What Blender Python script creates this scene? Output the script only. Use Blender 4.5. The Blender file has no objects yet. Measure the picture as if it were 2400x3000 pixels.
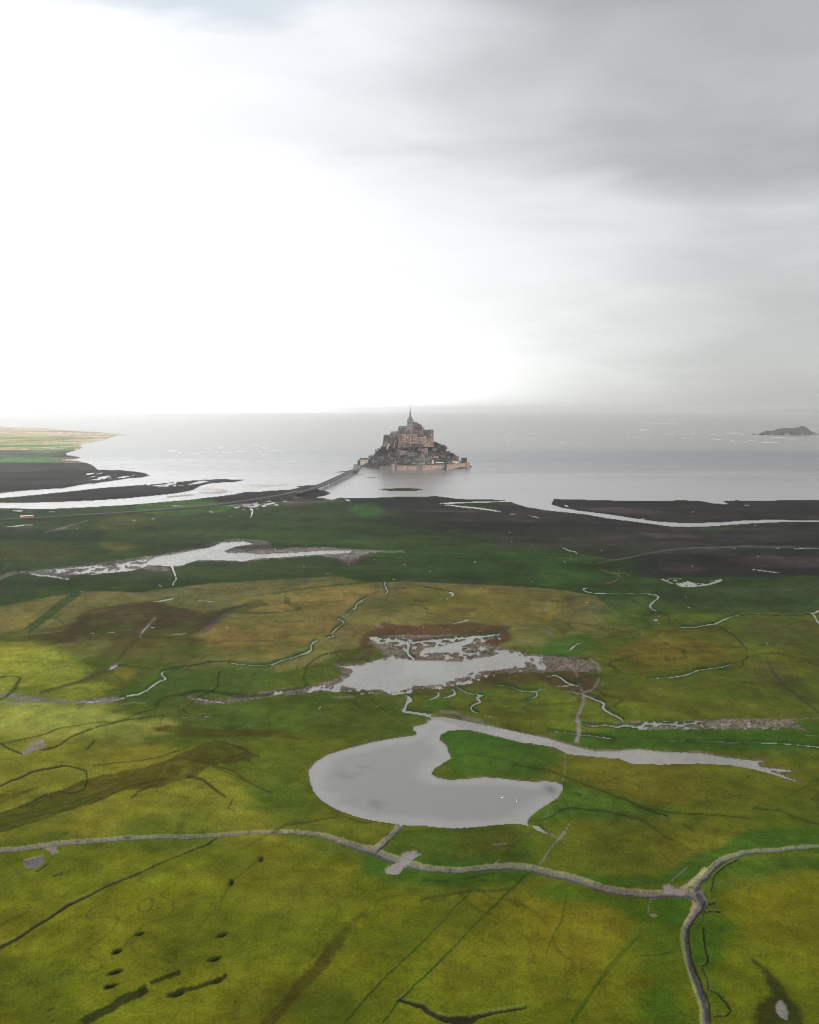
import bpy, bmesh, math, random
import numpy as np
from mathutils import Vector, Matrix

random.seed(7)
scene = bpy.context.scene
COL = scene.collection

# ------------------------------------------------------------------ camera
H = 145.0                 # drone height above the tide level, metres
F = 2667.0                # focal length in pixels of the 2400 x 3000 frame
TH = math.atan2(300.0, F)  # pitch below the horizon
CT, ST = math.cos(TH), math.sin(TH)
cam_d = bpy.data.cameras.new('camera')
cam = bpy.data.objects.new('camera', cam_d)
COL.objects.link(cam)
cam.location = (0, 0, H)
cam.rotation_euler = (math.pi / 2 - TH, 0, 0)
cam_d.sensor_fit = 'VERTICAL'
cam_d.sensor_height = 27.0
cam_d.lens = 27.0 * F / 3000.0
cam_d.clip_start = 1.0
cam_d.clip_end = 120000.0
scene.camera = cam


def ground(px, py, z=0.3):
    """where the sight line through a photo point meets the level z"""
    dx = (np.asarray(px, float) - 1200) / F
    dy = (1500 - np.asarray(py, float)) / F
    s = -ST + dy * CT
    t = (z - H) / s
    return dx * t, (CT + dy * ST) * t


def at_depth(px, py, Y):
    dx = (px - 1200) / F
    dy = (1500 - py) / F
    t = Y / (CT + dy * ST)
    return dx * t, H + t * (-ST + dy * CT)


# ------------------------------------------------------------------ helpers
def tag(o, label=None, cat=None, group=None, kind=None):
    if label: o['label'] = label
    if cat: o['category'] = cat
    if group: o['group'] = group
    if kind: o['kind'] = kind
    return o


def empty(name, loc=(0, 0, 0), rz=0):
    o = bpy.data.objects.new(name, None)
    COL.objects.link(o)
    o.location = loc
    o.rotation_euler = (0, 0, rz)
    o.empty_display_size = 1
    return o


def mesh_obj(name, verts, faces, mat=None, parent=None, smooth=False):
    me = bpy.data.meshes.new(name)
    me.from_pydata([tuple(v) for v in verts], [], faces)
    me.update()
    if smooth:
        me.polygons.foreach_set('use_smooth', [True] * len(me.polygons))
    o = bpy.data.objects.new(name, me)
    COL.objects.link(o)
    if mat: me.materials.append(mat)
    if parent: o.parent = parent
    return o


class MB:
    """collects solids into one mesh"""
    def __init__(s): s.v = []; s.f = []
    def add(s, vs, fs):
        n = len(s.v); s.v += [tuple(v) for v in vs]; s.f += [tuple(i + n for i in f) for f in fs]
        return s
    def box(s, x0, x1, y0, y1, z0, z1, rz=0, c=None, taper=0.0):
        t = taper
        vs = [(x0, y0, z0), (x1, y0, z0), (x1, y1, z0), (x0, y1, z0),
              (x0 + t, y0 + t, z1), (x1 - t, y0 + t, z1), (x1 - t, y1 - t, z1), (x0 + t, y1 - t, z1)]
        if rz:
            cx, cy = c or ((x0 + x1) / 2, (y0 + y1) / 2)
            ca, sa = math.cos(rz), math.sin(rz)
            vs = [(cx + (x - cx) * ca - (y - cy) * sa, cy + (x - cx) * sa + (y - cy) * ca, z) for x, y, z in vs]
        return s.add(vs, [(3, 2, 1, 0), (4, 5, 6, 7), (0, 1, 5, 4), (1, 2, 6, 5), (2, 3, 7, 6), (3, 0, 4, 7)])
    def prism(s, pts, z0, z1, top=None):
        """upright prism over a plan outline (counter-clockwise)"""
        n = len(pts)
        tp = top or pts
        vs = [(x, y, z0) for x, y in pts] + [(x, y, z1) for x, y in tp]
        fs = [tuple(range(n - 1, -1, -1)), tuple(range(n, 2 * n))]
        fs += [(i, (i + 1) % n, n + (i + 1) % n, n + i) for i in range(n)]
        return s.add(vs, fs)
    def lathe(s, cx, cy, prof, n=12, rot=0):
        """rings of (radius, z); radius 0 closes to a point"""
        vs, fs = [], []
        for r, z in prof:
            for k in range(n):
                a = rot + 2 * math.pi * k / n
                vs.append((cx + r * math.cos(a), cy + r * math.sin(a), z))
        m = len(prof)
        for j in range(m - 1):
            for k in range(n):
                fs.append((j * n + k, j * n + (k + 1) % n, (j + 1) * n + (k + 1) % n, (j + 1) * n + k))
        fs.append(tuple(range(n - 1, -1, -1)))
        fs.append(tuple(range((m - 1) * n, m * n)))
        return s.add(vs, fs)
    def gable(s, x0, x1, y0, y1, z0, zr, axis='x', over=0.3, hip=0.0):
        """pitched roof; the ridge runs along the axis, hip pulls in its ends"""
        x0 -= over; x1 += over; y0 -= over; y1 += over
        if axis == 'x':
            ym = (y0 + y1) / 2
            vs = [(x0, y0, z0), (x1, y0, z0), (x1, y1, z0), (x0, y1, z0), (x0 + hip, ym, zr), (x1 - hip, ym, zr)]
            fs = [(0, 1, 5, 4), (2, 3, 4, 5), (1, 2, 5), (3, 0, 4), (3, 2, 1, 0)]
        else:
            xm = (x0 + x1) / 2
            vs = [(x0, y0, z0), (x1, y0, z0), (x1, y1, z0), (x0, y1, z0), (xm, y0 + hip, zr), (xm, y1 - hip, zr)]
            fs = [(0, 1, 4), (1, 2, 5, 4), (2, 3, 5), (3, 0, 4, 5), (3, 2, 1, 0)]
        return s.add(vs, fs)
    def build(s, name, mat=None, parent=None, smooth=False):
        return mesh_obj(name, s.v, s.f, mat, parent, smooth)


# ---- numpy noise in world metres
def _h(ix, iy, seed):
    n = (ix.astype(np.int64) * 374761393 + iy.astype(np.int64) * 668265263 + seed * 1442695041) & 0x7fffffff
    n = ((n ^ (n >> 13)) * 1274126177) & 0x7fffffff
    n = (n ^ (n >> 16)) & 0xffff
    return n / 65535.0


def vnoise(x, y, L, seed=0):
    x = x / L; y = y / L
    ix = np.floor(x); iy = np.floor(y)
    fx = x - ix; fy = y - iy
    fx = fx * fx * (3 - 2 * fx); fy = fy * fy * (3 - 2 * fy)
    a = _h(ix, iy, seed); b = _h(ix + 1, iy, seed); c = _h(ix, iy + 1, seed); d = _h(ix + 1, iy + 1, seed)
    return (a * (1 - fx) + b * fx) * (1 - fy) + (c * (1 - fx) + d * fx) * fy


def fbm(x, y, L, octv=4, seed=0):
    s = 0; a = 0.5; t = 0
    for k in range(octv):
        s = s + a * vnoise(x + 17.3 * k, y - 9.1 * k, L / 2 ** k, seed + k * 7); t += a; a *= 0.55
    return s / t


def sstep(x, a, b):
    t = np.clip((x - a) / (b - a), 0, 1)
    return t * t * (3 - 2 * t)


# ------------------------------------------------------------------ materials
class NT:
    def __init__(s, tree): s.t = tree; s.n = tree.nodes; s.l = tree.links
    def new(s, typ, **kw):
        n = s.n.new(typ)
        for k, v in kw.items(): setattr(n, k, v)
        return n
    def put(s, sock, v):
        if isinstance(v, bpy.types.NodeSocket): s.l.new(v, sock)
        else: sock.default_value = v
    def m(s, op, a, b=0.0, c=None):
        n = s.new('ShaderNodeMath', operation=op)
        s.put(n.inputs[0], a); s.put(n.inputs[1], b)
        if c is not None: s.put(n.inputs[2], c)
        return n.outputs[0]
    def smooth(s, x, a, b, o0=0.0, o1=1.0):
        n = s.new('ShaderNodeMapRange', interpolation_type='SMOOTHSTEP')
        s.put(n.inputs['Value'], x)
        n.inputs['From Min'].default_value = a; n.inputs['From Max'].default_value = b
        s.put(n.inputs['To Min'], o0); s.put(n.inputs['To Max'], o1)
        return n.outputs[0]
    def mix(s, f, a, b, blend='MIX'):
        n = s.new('ShaderNodeMix', data_type='RGBA', blend_type=blend)
        n.clamp_factor = True
        s.put(n.inputs[0], f)
        s.put(n.inputs[6], a if isinstance(a, bpy.types.NodeSocket) else (*a, 1))
        s.put(n.inputs[7], b if isinstance(b, bpy.types.NodeSocket) else (*b, 1))
        return n.outputs[2]
    def noise(s, vec, scale, detail=3, rough=.55, dist=0.0):
        n = s.new('ShaderNodeTexNoise')
        n.inputs['Scale'].default_value = scale; n.inputs['Detail'].default_value = detail
        n.inputs['Roughness'].default_value = rough; n.inputs['Distortion'].default_value = dist
        if vec is not None: s.l.new(vec, n.inputs['Vector'])
        return n.outputs[0]
    def mapping(s, vec, sc=(1, 1, 1), rot=(0, 0, 0)):
        n = s.new('ShaderNodeMapping')
        s.l.new(vec, n.inputs[0]); n.inputs['Scale'].default_value = sc; n.inputs['Rotation'].default_value = rot
        return n.outputs[0]
    def ramp(s, x, pts):
        n = s.new('ShaderNodeValToRGB')
        s.l.new(x, n.inputs[0])
        e = n.color_ramp.elements
        e[0].position, e[0].color = pts[0][0], (*pts[0][1], 1)
        e[1].position, e[1].color = pts[-1][0], (*pts[-1][1], 1)
        for p, c in pts[1:-1]:
            k = e.new(p); k.color = (*c, 1)
        return n.outputs[0]
    def bump(s, h, strength=.5, dist=.1):
        n = s.new('ShaderNodeBump')
        n.inputs['Strength'].default_value = strength; n.inputs['Distance'].default_value = dist
        s.l.new(h, n.inputs['Height'])
        return n.outputs[0]


def new_mat(name):
    m = bpy.data.materials.new(name)
    m.use_nodes = True
    m.node_tree.nodes.clear()
    t = NT(m.node_tree)
    out = t.new('ShaderNodeOutputMaterial')
    p = t.new('ShaderNodeBsdfPrincipled')
    t.l.new(p.outputs[0], out.inputs[0])
    return m, t, p


def surf(name, col, col2=None, scale=.5, rough=.85, bump=.3, bdist=.1, stretch=(1, 1, 1), spec=.3, metal=0):
    """two colours blended by noise in world metres, with a matching bump"""
    m, t, p = new_mat(name)
    g = t.new('ShaderNodeNewGeometry').outputs['Position']
    v = t.mapping(g, stretch)
    n = t.noise(v, scale, 4, .65)
    f = t.smooth(n, .35, .65)
    t.put(p.inputs['Base Color'], t.mix(f, col, col2 or tuple(c * .6 for c in col)))
    p.inputs['Roughness'].default_value = rough
    p.inputs['Specular IOR Level'].default_value = spec
    p.inputs['Metallic'].default_value = metal
    if bump:
        t.l.new(t.bump(t.noise(v, scale * 3, 3, .6), bump, bdist), p.inputs['Normal'])
    return m
# ------------------------------------------------------------------ the marsh, traced as outlines on the level
ZR = {1: (0, 1200, 2.15625), 2: (800, 1200, 2.15625), 3: (1600, 1200, 2.15625), 4: (0, 1600, 2.15625),
      5: (800, 1600, 2.15625), 6: (1600, 1600, 2.15625), 7: (0, 2100, 2.15625), 8: (800, 2000, 1.91667),
      9: (1500, 2100, 1.91667), 10: (0, 2500, 2.15625), 11: (800, 2500, 2.15625), 12: (1600, 2500, 2.15625),
      13: (650, 1360, 3.8333), 14: (0, 1380, 3.8333), 15: (0, 1220, 3.8333), 0: (0, 0, 1.0)}


def Z(k, *pts):
    x0, y0, s = ZR[k]
    return [(x0 + u / s, y0 + v / s) + tuple(r) for u, v, *r in pts]


def strip(pts, w):
    """outline of a line of sight-width w (or a third value per point)"""
    L, R = [], []
    n = len(pts)
    for i, p in enumerate(pts):
        a = pts[max(i - 1, 0)]; b = pts[min(i + 1, n - 1)]
        dx, dy = b[0] - a[0], b[1] - a[1]
        l = math.hypot(dx, dy) or 1
        ww = (p[2] if len(p) > 2 else w) / 2
        nx, ny = -dy / l * ww, dx / l * ww
        L.append((p[0] + nx, p[1] + ny)); R.append((p[0] - nx, p[1] - ny))
    return L + R[::-1]


def wiggle(pts, amp, n=3):
    """adds small bends between traced points"""
    out = []
    for a, b in zip(pts[:-1], pts[1:]):
        out.append(a)
        l = math.hypot(b[0] - a[0], b[1] - a[1])
        for k in range(1, n):
            f = k / n
            q = [a[i] + (b[i] - a[i]) * f for i in range(len(a))] if len(a) == len(b) else [a[0] + (b[0] - a[0]) * f, a[1] + (b[1] - a[1]) * f]
            if l > 14:
                q[0] += random.uniform(-amp, amp); q[1] += random.uniform(-amp, amp) * .6
            out.append(tuple(q))
    out.append(pts[-1])
    return out


# grid of the ground sheet: fan of rows and columns, finest near the viewer
rows = np.concatenate([np.concatenate([np.arange(3160, 1750, -2.8), np.arange(1750, 1404, -2.0)]), np.arange(1404, 1246, -1.2)])
cs = np.arange(-0.5, 0.5001, 0.00105)
outer = [0.52, 0.55, 0.6, 0.7, 0.85, 1.1, 1.5, 2.2, 3.2]
cs = np.concatenate([[-v for v in outer[::-1]], cs, outer])
_, RY = ground(1200, rows, 0.0)
NR, NC = len(rows), len(cs)
GY = np.repeat(RY[:, None], NC, 1)
GX = GY * cs[None, :]
X = GX.ravel(); Y = GY.ravel()
N = X.size
PXM = Y / F                        # metres per photo pixel across, at each point
s1 = -ST; 


def sdf(poly, margin):
    """signed distance (negative inside) on the part of the grid near the outline; returns index and distance"""
    p = np.array([[float(a) for a in ground(q[0], q[1])] for q in poly])
    x0, y0 = p.min(0) - margin; x1, y1 = p.max(0) + margin
    r = np.where((RY >= y0) & (RY <= y1))[0]
    if len(r) == 0: return None, None
    idx = (r[:, None] * NC + np.arange(NC)[None, :]).ravel()
    idx = idx[(X[idx] >= x0) & (X[idx] <= x1)]
    if len(idx) == 0: return None, None
    x = X[idx]; y = Y[idx]
    d2 = np.full(len(idx), 1e18); ins = np.zeros(len(idx), bool)
    n = len(p)
    for i in range(n):
        ax, ay = p[i]; bx, by = p[(i + 1) % n]
        ex, ey = bx - ax, by - ay
        L2 = ex * ex + ey * ey
        if L2 < 1e-9: continue
        wx, wy = x - ax, y - ay
        t = np.clip((wx * ex + wy * ey) / L2, 0, 1)
        d2 = np.minimum(d2, (wx - t * ex) ** 2 + (wy - t * ey) ** 2)
        c = ((ay > y) != (by > y))
        if c.any():
            with np.errstate(divide='ignore', invalid='ignore'):
                xi = ax + (y - ay) / (by - ay) * ex
            ins ^= c & (x < xi)
    d = np.sqrt(d2)
    return idx, np.where(ins, -d, d)


def cover(poly, soft=3.0, rough=0.0, L=None, seed=1, streak=0.0, octv=4):
    """0..1 mask of an outline. soft, rough and L are in photo pixels at the outline's distance, turned to metres"""
    ym = float(np.mean([ground(q[0], q[1])[1] for q in poly]))
    k = ym / F
    m = (soft + rough) * k * 1.6 + 1
    idx, d = sdf(poly, m)
    if idx is None: return None, None
    if rough:
        LL = (L or rough * 3) * k
        d = d + (fbm(X[idx], Y[idx], LL, octv, seed) - .5) * 2 * rough * k
    if streak:
        LL = (L or 20) * k
        d = d + (fbm(X[idx], Y[idx] * .45, LL, 4, seed + 5) - .5) * 2 * streak * k
    return idx, 1 - sstep(d, -soft * k * .5, soft * k * .5)


hgt = np.full(N, -1.6)
alb = np.zeros((N, 3)); alb[:] = (.05, .045, .045)
wet = np.zeros(N)

C = dict(mid=(.060, .078, .010), olive=(.092, .083, .010), tan=(.125, .100, .020), lush=(.022, .072, .008),
         dkgreen=(.010, .021, .006), brown=(.034, .022, .009), mud=(.0150, .0146, .0136), silt=(.185, .172, .160),
         pink=(.060, .045, .042), straw=(.30, .29, .15), yellow=(.20, .205, .030), dark=(.010, .010, .009),
         green=(.022, .044, .008), ylgreen=(.11, .13, .014), ditch=(.085, .078, .074), polder=(.30, .36, .10),
         poldertan=(.50, .36, .19), poldergreen=(.10, .25, .07), gmud=(.060, .056, .056), dry=(.155, .125, .045))


def paint(poly, col, a=1.0, soft=20, rough=0, L=None, seed=1, streak=0, var=0.0):
    if soft >= 14:
        rough = max(rough, soft * .85); L = L or 110; soft = soft * 1.25
    idx, m = cover(poly, soft, rough, L, seed, streak, 5)
    if idx is None: return
    m = m * a
    if var:
        k = float(np.mean(Y[idx])) / F
        m = m * np.clip(1 + (fbm(X[idx], Y[idx] * .7, (L or 30) * k, 4, seed + 3) - .5) * 2 * var * 2, 0, 1)
    c = np.array(C[col] if isinstance(col, str) else col)
    alb[idx] = alb[idx] * (1 - m[:, None]) + c * m[:, None]


def level(poly, z, soft=2, rough=0, L=None, seed=1, a=1.0, streak=0, octv=4):
    idx, m = cover(poly, soft, rough, L, seed, streak, octv)
    if idx is None: return
    m = m * a
    hgt[idx] = hgt[idx] * (1 - m) + z * m


def line_h(pts, w, z, soft=1.5, wig=2):
    # tapered ends and a ragged edge
    pts = [tuple(p[:2]) + ((p[2] if len(p) > 2 else w),) for p in pts]
    if len(pts) == 2:
        a, b = pts
        m = tuple((a[i] + b[i]) / 2 for i in range(2)) + (max(a[2], b[2]) * 1.1,)
        pts = [a[:2] + (a[2] * .35,), m, b[:2] + (b[2] * .35,)]
        pts = [p[:2] + (p[2] * .75,) for p in pts]
    pts = [p[:2] + (p[2] * .86,) for p in pts]
    q = strip(wiggle(pts, wig), w)
    if len(pts) > 4:
        paint(strip([p[:2] + (p[2] * 1.0 + 12,) for p in pts], w), (.016, .048, .008), .7, 8, 5, 24, 63)
    paint(strip(pts, w * 2.2), (.05, .045, .03), .45, 3, 1.5, 8)
    level(q, z, 2.2, w * .22, max(w * 2.0, 5), 61)


# --- land against sea
MAIN = (Z(1, (-900, 660), (0, 622), (160, 624), (320, 626), (500, 617), (700, 608), (900, 594), (1050, 580), (1200, 568), (1300, 556))
        + Z(13, (0, 355), (150, 335), (250, 312), (450, 305), (560, 292), (760, 285), (900, 250), (1000, 232), (1060, 235), (1000, 262), (1080, 275), (1110, 290),
            (1180, 300), (1230, 325), (1160, 352), (1060, 372), (1130, 378), (1280, 384), (1340, 372), (1430, 380), (1600, 374), (1725, 376))
        + Z(2, (700, 552), (850, 548), (1040, 546), (1150, 560), (1250, 566), (1400, 568), (1495, 574), (1530, 592), (1600, 614), (1725, 634))
        + Z(3, (100, 645), (250, 660), (370, 683), (600, 712), (780, 736), (900, 740), (1050, 735), (1250, 720), (1500, 708), (1725, 710), (2600, 712), (4200, 5400), (-4200, 5400))
        + [(-1800, 3200), (-1800, 1520)])
RIGHT = Z(3, (30, 600), (48, 563), (150, 565), (400, 572), (700, 575), (860, 571), (970, 575), (1070, 592), (1150, 597), (1108, 575), (1200, 572),
          (1400, 575), (1500, 570), (1725, 570), (2700, 566), (2700, 700), (1725, 700), (1400, 696), (1250, 700), (1100, 712), (880, 718), (700, 706),
          (580, 690), (400, 662), (200, 638), (100, 620))
TONG_A = (Z(15, (-2400, 118), (0, 120), (300, 126), (550, 135), (700, 152), (1050, 172), (1250, 190), (1480, 216), (1330, 212), (1240, 235), (1150, 270), (1020, 295),
            (930, 310), (900, 330), (930, 345), (890, 372), (800, 395), (740, 412), (760, 438), (860, 448), (910, 462), (850, 478), (700, 485), (690, 495), (860, 498), (980, 522),
            (1040, 545), (1070, 570), (1100, 598), (1280, 605), (1330, 600), (1540, 622), (1640, 640), (1680, 660), (1600, 682), (1450, 692), (1200, 730), (1000, 765))
          + Z(14, (1050, 130), (700, 190), (300, 215), (0, 245), (-2400, 330)))
TONG_B = Z(14, (-2400, 420), (0, 302), (200, 285), (550, 250), (850, 220), (1100, 190), (1500, 160), (1700, 145)) + \
    Z(1, (900, 478), (1050, 462), (1200, 448), (1380, 437), (1555, 442), (1480, 458), (1350, 462), (1270, 480), (1215, 510), (1100, 530), (950, 545),
      (800, 560), (650, 570), (500, 578), (300, 585), (0, 588), (-1300, 610))
for poly, z in ((MAIN, .55), (RIGHT, .5), (TONG_A, 1.2), (TONG_B, .6)):
    level(poly, z, 4.0, 2.6, 18, 3, octv=4)
# thin bars and flats out in the sea
for p, z in ((Z(2, (655, 503), (720, 497), (830, 492), (920, 496), (965, 508), (900, 513), (780, 515), (700, 511)), .35),
             (Z(13, (820, 245), (900, 238), (1040, 230), (1070, 236), (960, 248), (880, 262)), .3),
             (Z(13, (1500, 112), (1560, 108), (1620, 112), (1560, 118)), .2),
             (Z(13, (1570, 146), (1725, 142), (1725, 151), (1640, 150)), .2),
             (Z(13, (1250, 90), (1340, 78), (1440, 72), (1400, 86), (1300, 94)), .2)):
    level(p, z, 1, 1.5, 18, 9)

BARS = [Z(13, (225, 245), (330, 228), (560, 222), (800, 228), (640, 244), (450, 262), (300, 278), (235, 262)), Z(1, (1225, 510), (1290, 494), (1400, 498), (1462, 515), (1400, 530), (1280, 530)),
        Z(13, (1140, 300), (1240, 285), (1330, 282), (1240, 296), (1180, 306)), Z(1, (1040, 548), (1200, 532), (1330, 528), (1200, 545), (1060, 558))]
for q in BARS: level(q, .16, 1.2, 2, 16, 77)
# --- ground colours, far to near
far_all = [(-1900, 1380), (4200, 1380), (4200, 3300), (-1900, 3300)]
land_far = [(-1900, 1330), (4200, 1330), (4200, 1800), (-1900, 1800)]
paint(far_all, 'mid', 1, 4)
paint(land_far, 'green', 1, 60, 40, 160, 2)
paint([(-1900, 1690), (900, 1700), (1200, 1650), (2000, 1640), (4200, 1600), (4200, 1740), (1700, 1740), (900, 1730), (-1900, 1800)], 'dkgreen', .45, 60, 30, 120, 6)
# polder stripes on the far left
paint(Z(15, (-3000, 100), (1700, 100), (1700, 400), (-3000, 400)), (.62, .50, .34), 1, 4)
paint(Z(15, (-3000, 225), (600, 225), (900, 250), (600, 285), (-3000, 280)), 'polder', .9, 10, 6, 60)
paint(Z(15, (-3000, 285), (500, 275), (900, 285), (500, 300), (-3000, 325)), 'poldertan', .9, 3)
paint(Z(15, (-3000, 325), (600, 305), (900, 300), (880, 330), (500, 350), (-3000, 372)), (.24, .38, .10), .9, 4, 3, 60)
paint(Z(15, (-3000, 372), (450, 362), (200, 375), (-3000, 382)), 'poldertan', .9, 2)
paint(Z(15, (300, 365), (600, 352), (900, 338), (900, 360), (600, 362), (350, 378)), 'silt', .8, 2)
paint(Z(15, (-3000, 385), (450, 375), (850, 358), (840, 385), (750, 400), (400, 420), (-3000, 400)), (.10, .24, .06), .9, 6, 4, 60)
paint(Z(15, (-3000, 385), (200, 388), (450, 415), (740, 408), (760, 440), (400, 448), (-3000, 445)), (.085, .075, .07), 1, 5, 3, 80)
paint(Z(15, (-3000, 446), (500, 452), (700, 470), (700, 520), (400, 520), (-3000, 520)), 'poldergreen', 1, 5, 3, 60)
paint(Z(15, (560, 480), (700, 465), (900, 455), (920, 470), (1000, 525), (760, 528), (640, 500)), (.24, .17, .11), .9, 5, 3, 60)
paint(Z(15, (-3000, 520), (700, 528), (1020, 530), (1700, 600), (1700, 800), (-3000, 900)), 'mud', 1, 3, 2, 60)
paint(Z(15, (-3000, 540), (300, 545), (600, 600), (300, 625), (-3000, 625)), (.060, .062, .040), .7, 12, 8, 60)
paint(Z(15, (700, 545), (1020, 545), (1060, 590), (900, 600)), (.075, .062, .066), .8, 6, 4, 60)
paint(TONG_B, 'mud', 1, 3)
paint(Z(14, (-2400, 320), (300, 300), (800, 295), (850, 330), (300, 350), (-2400, 360)), (.022, .040, .014), .8, 8, 6, 50)
def shore_wet(poly, a=.6):
    idx, d = sdf(poly, 40)
    kk = Y[idx] / F
    m_ = (1 - sstep(-d, 1.5 * kk, 5.5 * kk)) * a * (d < .5 * kk)
    alb[idx] = alb[idx] * (1 - m_[:, None]) + np.array((.085, .083, .080)) * m_[:, None]
# dark mud flats along the near shore
flats = Z(13, (-100, 330), (500, 290), (1250, 220), (1350, 370), (1250, 380), (900, 395), (550, 420), (200, 450), (0, 440), (-300, 425)) 
paint(flats, 'mud', 1, 8, 5, 40)
paint(Z(2, (480, 540), (1000, 535), (1500, 565), (1725, 625), (1725, 800), (1300, 790), (1050, 700), (800, 660), (560, 610), (480, 600)), 'mud', .95, 14, 12, 70)
paint(Z(2, (850, 640), (1400, 660), (1725, 720), (1725, 860), (1300, 840), (900, 760), (600, 700)), 'mud', .55, 30, 20, 90)
paint(Z(3, (-100, 620), (600, 700), (1100, 720), (1725, 700), (3400, 690), (3400, 1000), (1725, 1000), (1200, 960), (900, 900), (400, 830), (0, 790)), 'mud', .9, 30, 26, 100)
paint(RIGHT, 'mud', 1, 3)
paint(Z(3, (0, 640), (600, 740), (1100, 730), (3400, 710), (3400, 1060), (1725, 1040), (1300, 1078), (900, 1050), (500, 960), (200, 900), (-100, 820)), 'mud', .7, 60, 50, 140)
paint(Z(3, (760, 960), (1725, 900), (3400, 900), (3400, 1100), (1500, 1078), (900, 1100)), 'mud', .6, 40, 30, 120)
paint(Z(6, (600, 60), (1100, 30), (3400, 30), (3400, 180), (1725, 200), (1300, 170), (1150, 210), (900, 280), (680, 260), (560, 160)), 'mud', .85, 24, 20, 90)
for q, a in ((Z(3, (240, 625), (420, 615), (700, 640), (850, 665), (700, 685), (480, 660)), .8), (Z(3, (560, 770), (900, 790), (1000, 815), (700, 815)), .6),
             (Z(3, (900, 650), (1200, 655), (1250, 690), (900, 700)), .45),
             (Z(2, (60, 575), (230, 565), (300, 590), (150, 615), (60, 605)), .8), (Z(2, (1480, 690), (1680, 695), (1600, 712), (1480, 705)), .7),
             (Z(2, (1420, 590), (1520, 592), (1560, 606), (1440, 604)), .6), (Z(5, (400, 60), (560, 35), (760, 35), (600, 70), (480, 125), (420, 95)), .75),
             (Z(6, (1050, 80), (1500, 70), (3000, 60), (3000, 130), (1725, 140), (1300, 130)), .5), (Z(6, (700, 90), (900, 110), (1050, 150), (860, 170), (720, 150)), .4)):
    paint(q, 'pink', a, 9, 6, 40)
paint(Z(3, (640, 680), (900, 690), (1000, 712), (800, 715), (660, 700)), (.030, .045, .014), .8, 8, 4)
paint(Z(3, (950, 745), (1200, 740), (1100, 775), (980, 775)), (.030, .060, .014), .6, 10, 6)
paint(Z(2, (510, 600), (620, 590), (700, 640), (680, 690), (560, 690), (480, 640)), (.028, .085, .012), .8, 26, 10)
paint(Z(2, (-60, 690), (400, 680), (700, 740), (600, 860), (200, 860), (-100, 800)), (.030, .062, .010), .6, 40, 14)
paint(Z(1, (850, 610), (1150, 572), (1260, 565), (1500, 600), (1400, 650), (1000, 680), (880, 640)), (.050, .115, .020), .8, 14, 6)
paint(Z(1, (-400, 700), (1300, 640), (1700, 700), (1700, 860), (900, 980), (300, 1010), (-400, 1020)), (.026, .050, .009), .6, 60, 30, 90, 4)
paint(Z(1, (620, 690), (900, 670), (1000, 720), (800, 760), (600, 790)), (.075, .075, .014), .6, 24, 14)
paint(Z(1, (640, 840), (760, 840), (920, 860), (760, 900), (640, 880)), (.095, .085, .016), .7, 22, 12)
paint(Z(1, (100, 860), (450, 870), (600, 900), (300, 960), (0, 940), (-300, 900)), (.050, .055, .010), .6, 30, 16)
paint(Z(1, (-300, 740), (400, 760), (700, 760), (620, 830), (-300, 830)), 'dkgreen', .8, 20, 10)
paint(Z(2, (700, 860), (1725, 900), (1725, 1020), (900, 1060), (600, 1000)), (.018, .048, .008), .7, 40, 20)
paint(Z(6, (-50, 40), (250, 60), (300, 240), (-50, 260)), (.022, .060, .010), .7, 40, 20)
paint(Z(6, (450, 200), (3000, 180), (3000, 440), (900, 430), (400, 300)), (.022, .046, .009), .8, 40, 24)
# ochre belt
paint(Z(4, (-900, 430), (0, 380), (150, 350), (500, 285), (900, 292), (1300, 240), (1725, 215)) + Z(5, (400, 192), (600, 232), (850, 225), (1200, 240), (1725, 268))
      + Z(6, (300, 310), (420, 400), (560, 520), (300, 600), (60, 640)) + Z(5, (1300, 620), (700, 580), (300, 740)) + Z(4, (1500, 860), (1000, 720), (400, 700), (-900, 640)), 'dry', .62, 10, 8, 40, 8, var=.35)
paint(Z(5, (-200, 330), (0, 310), (250, 235), (420, 215), (600, 240), (640, 280), (500, 360), (420, 430), (370, 560), (230, 620), (0, 700), (-300, 720), (-480, 560)), (.150, .112, .030), .75, 14, 8, 40, 11, var=.2)
paint(Z(4, (40, 420), (200, 350), (350, 330), (300, 420), (150, 500), (0, 540), (-300, 540)), (.125, .100, .026), .6, 20, 8)
paint(Z(5, (850, 250), (1300, 260), (1725, 300), (1725, 500), (1300, 480), (900, 430), (800, 340)), (.110, .095, .016), .6, 30, 14, var=.3)
paint(Z(6, (0, 285), (110, 300), (110, 380), (60, 440), (0, 500)), (.150, .120, .024), .6, 16, 8)
# browns of the belt
paint(Z(4, (0, 580), (400, 540), (560, 400), (960, 345), (1280, 420), (1560, 370), (1400, 440), (1260, 560), (900, 590), (560, 600), (200, 640), (0, 640), (-500, 640)), 'brown', .85, 22, 16, 60, 5, 10, var=.35)
paint(Z(4, (1250, 545), (1420, 430), (1570, 365), (1400, 470), (1300, 550)), (.070, .055, .058), .8, 8, 6)
paint(Z(5, (560, 560), (700, 490), (900, 505), (1250, 490), (1500, 510), (1500, 600), (1380, 640), (1260, 560), (900, 570), (700, 620), (600, 720), (560, 700)), (.062, .032, .018), .85, 16, 12, 40, 5, 8, var=.3)
paint(Z(5, (880, 330), (980, 335), (990, 360), (890, 355)), (.065, .035, .018), .7, 10, 6)
paint(Z(5, (1100, 400), (1300, 390), (1250, 420), (1130, 430)), (.065, .035, .018), .5, 10, 6)
paint(Z(6, (-60, 700), (240, 700), (340, 760), (330, 880), (200, 930), (60, 900), (-100, 800)), (.066, .036, .020), .8, 14, 10, 30)
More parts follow.
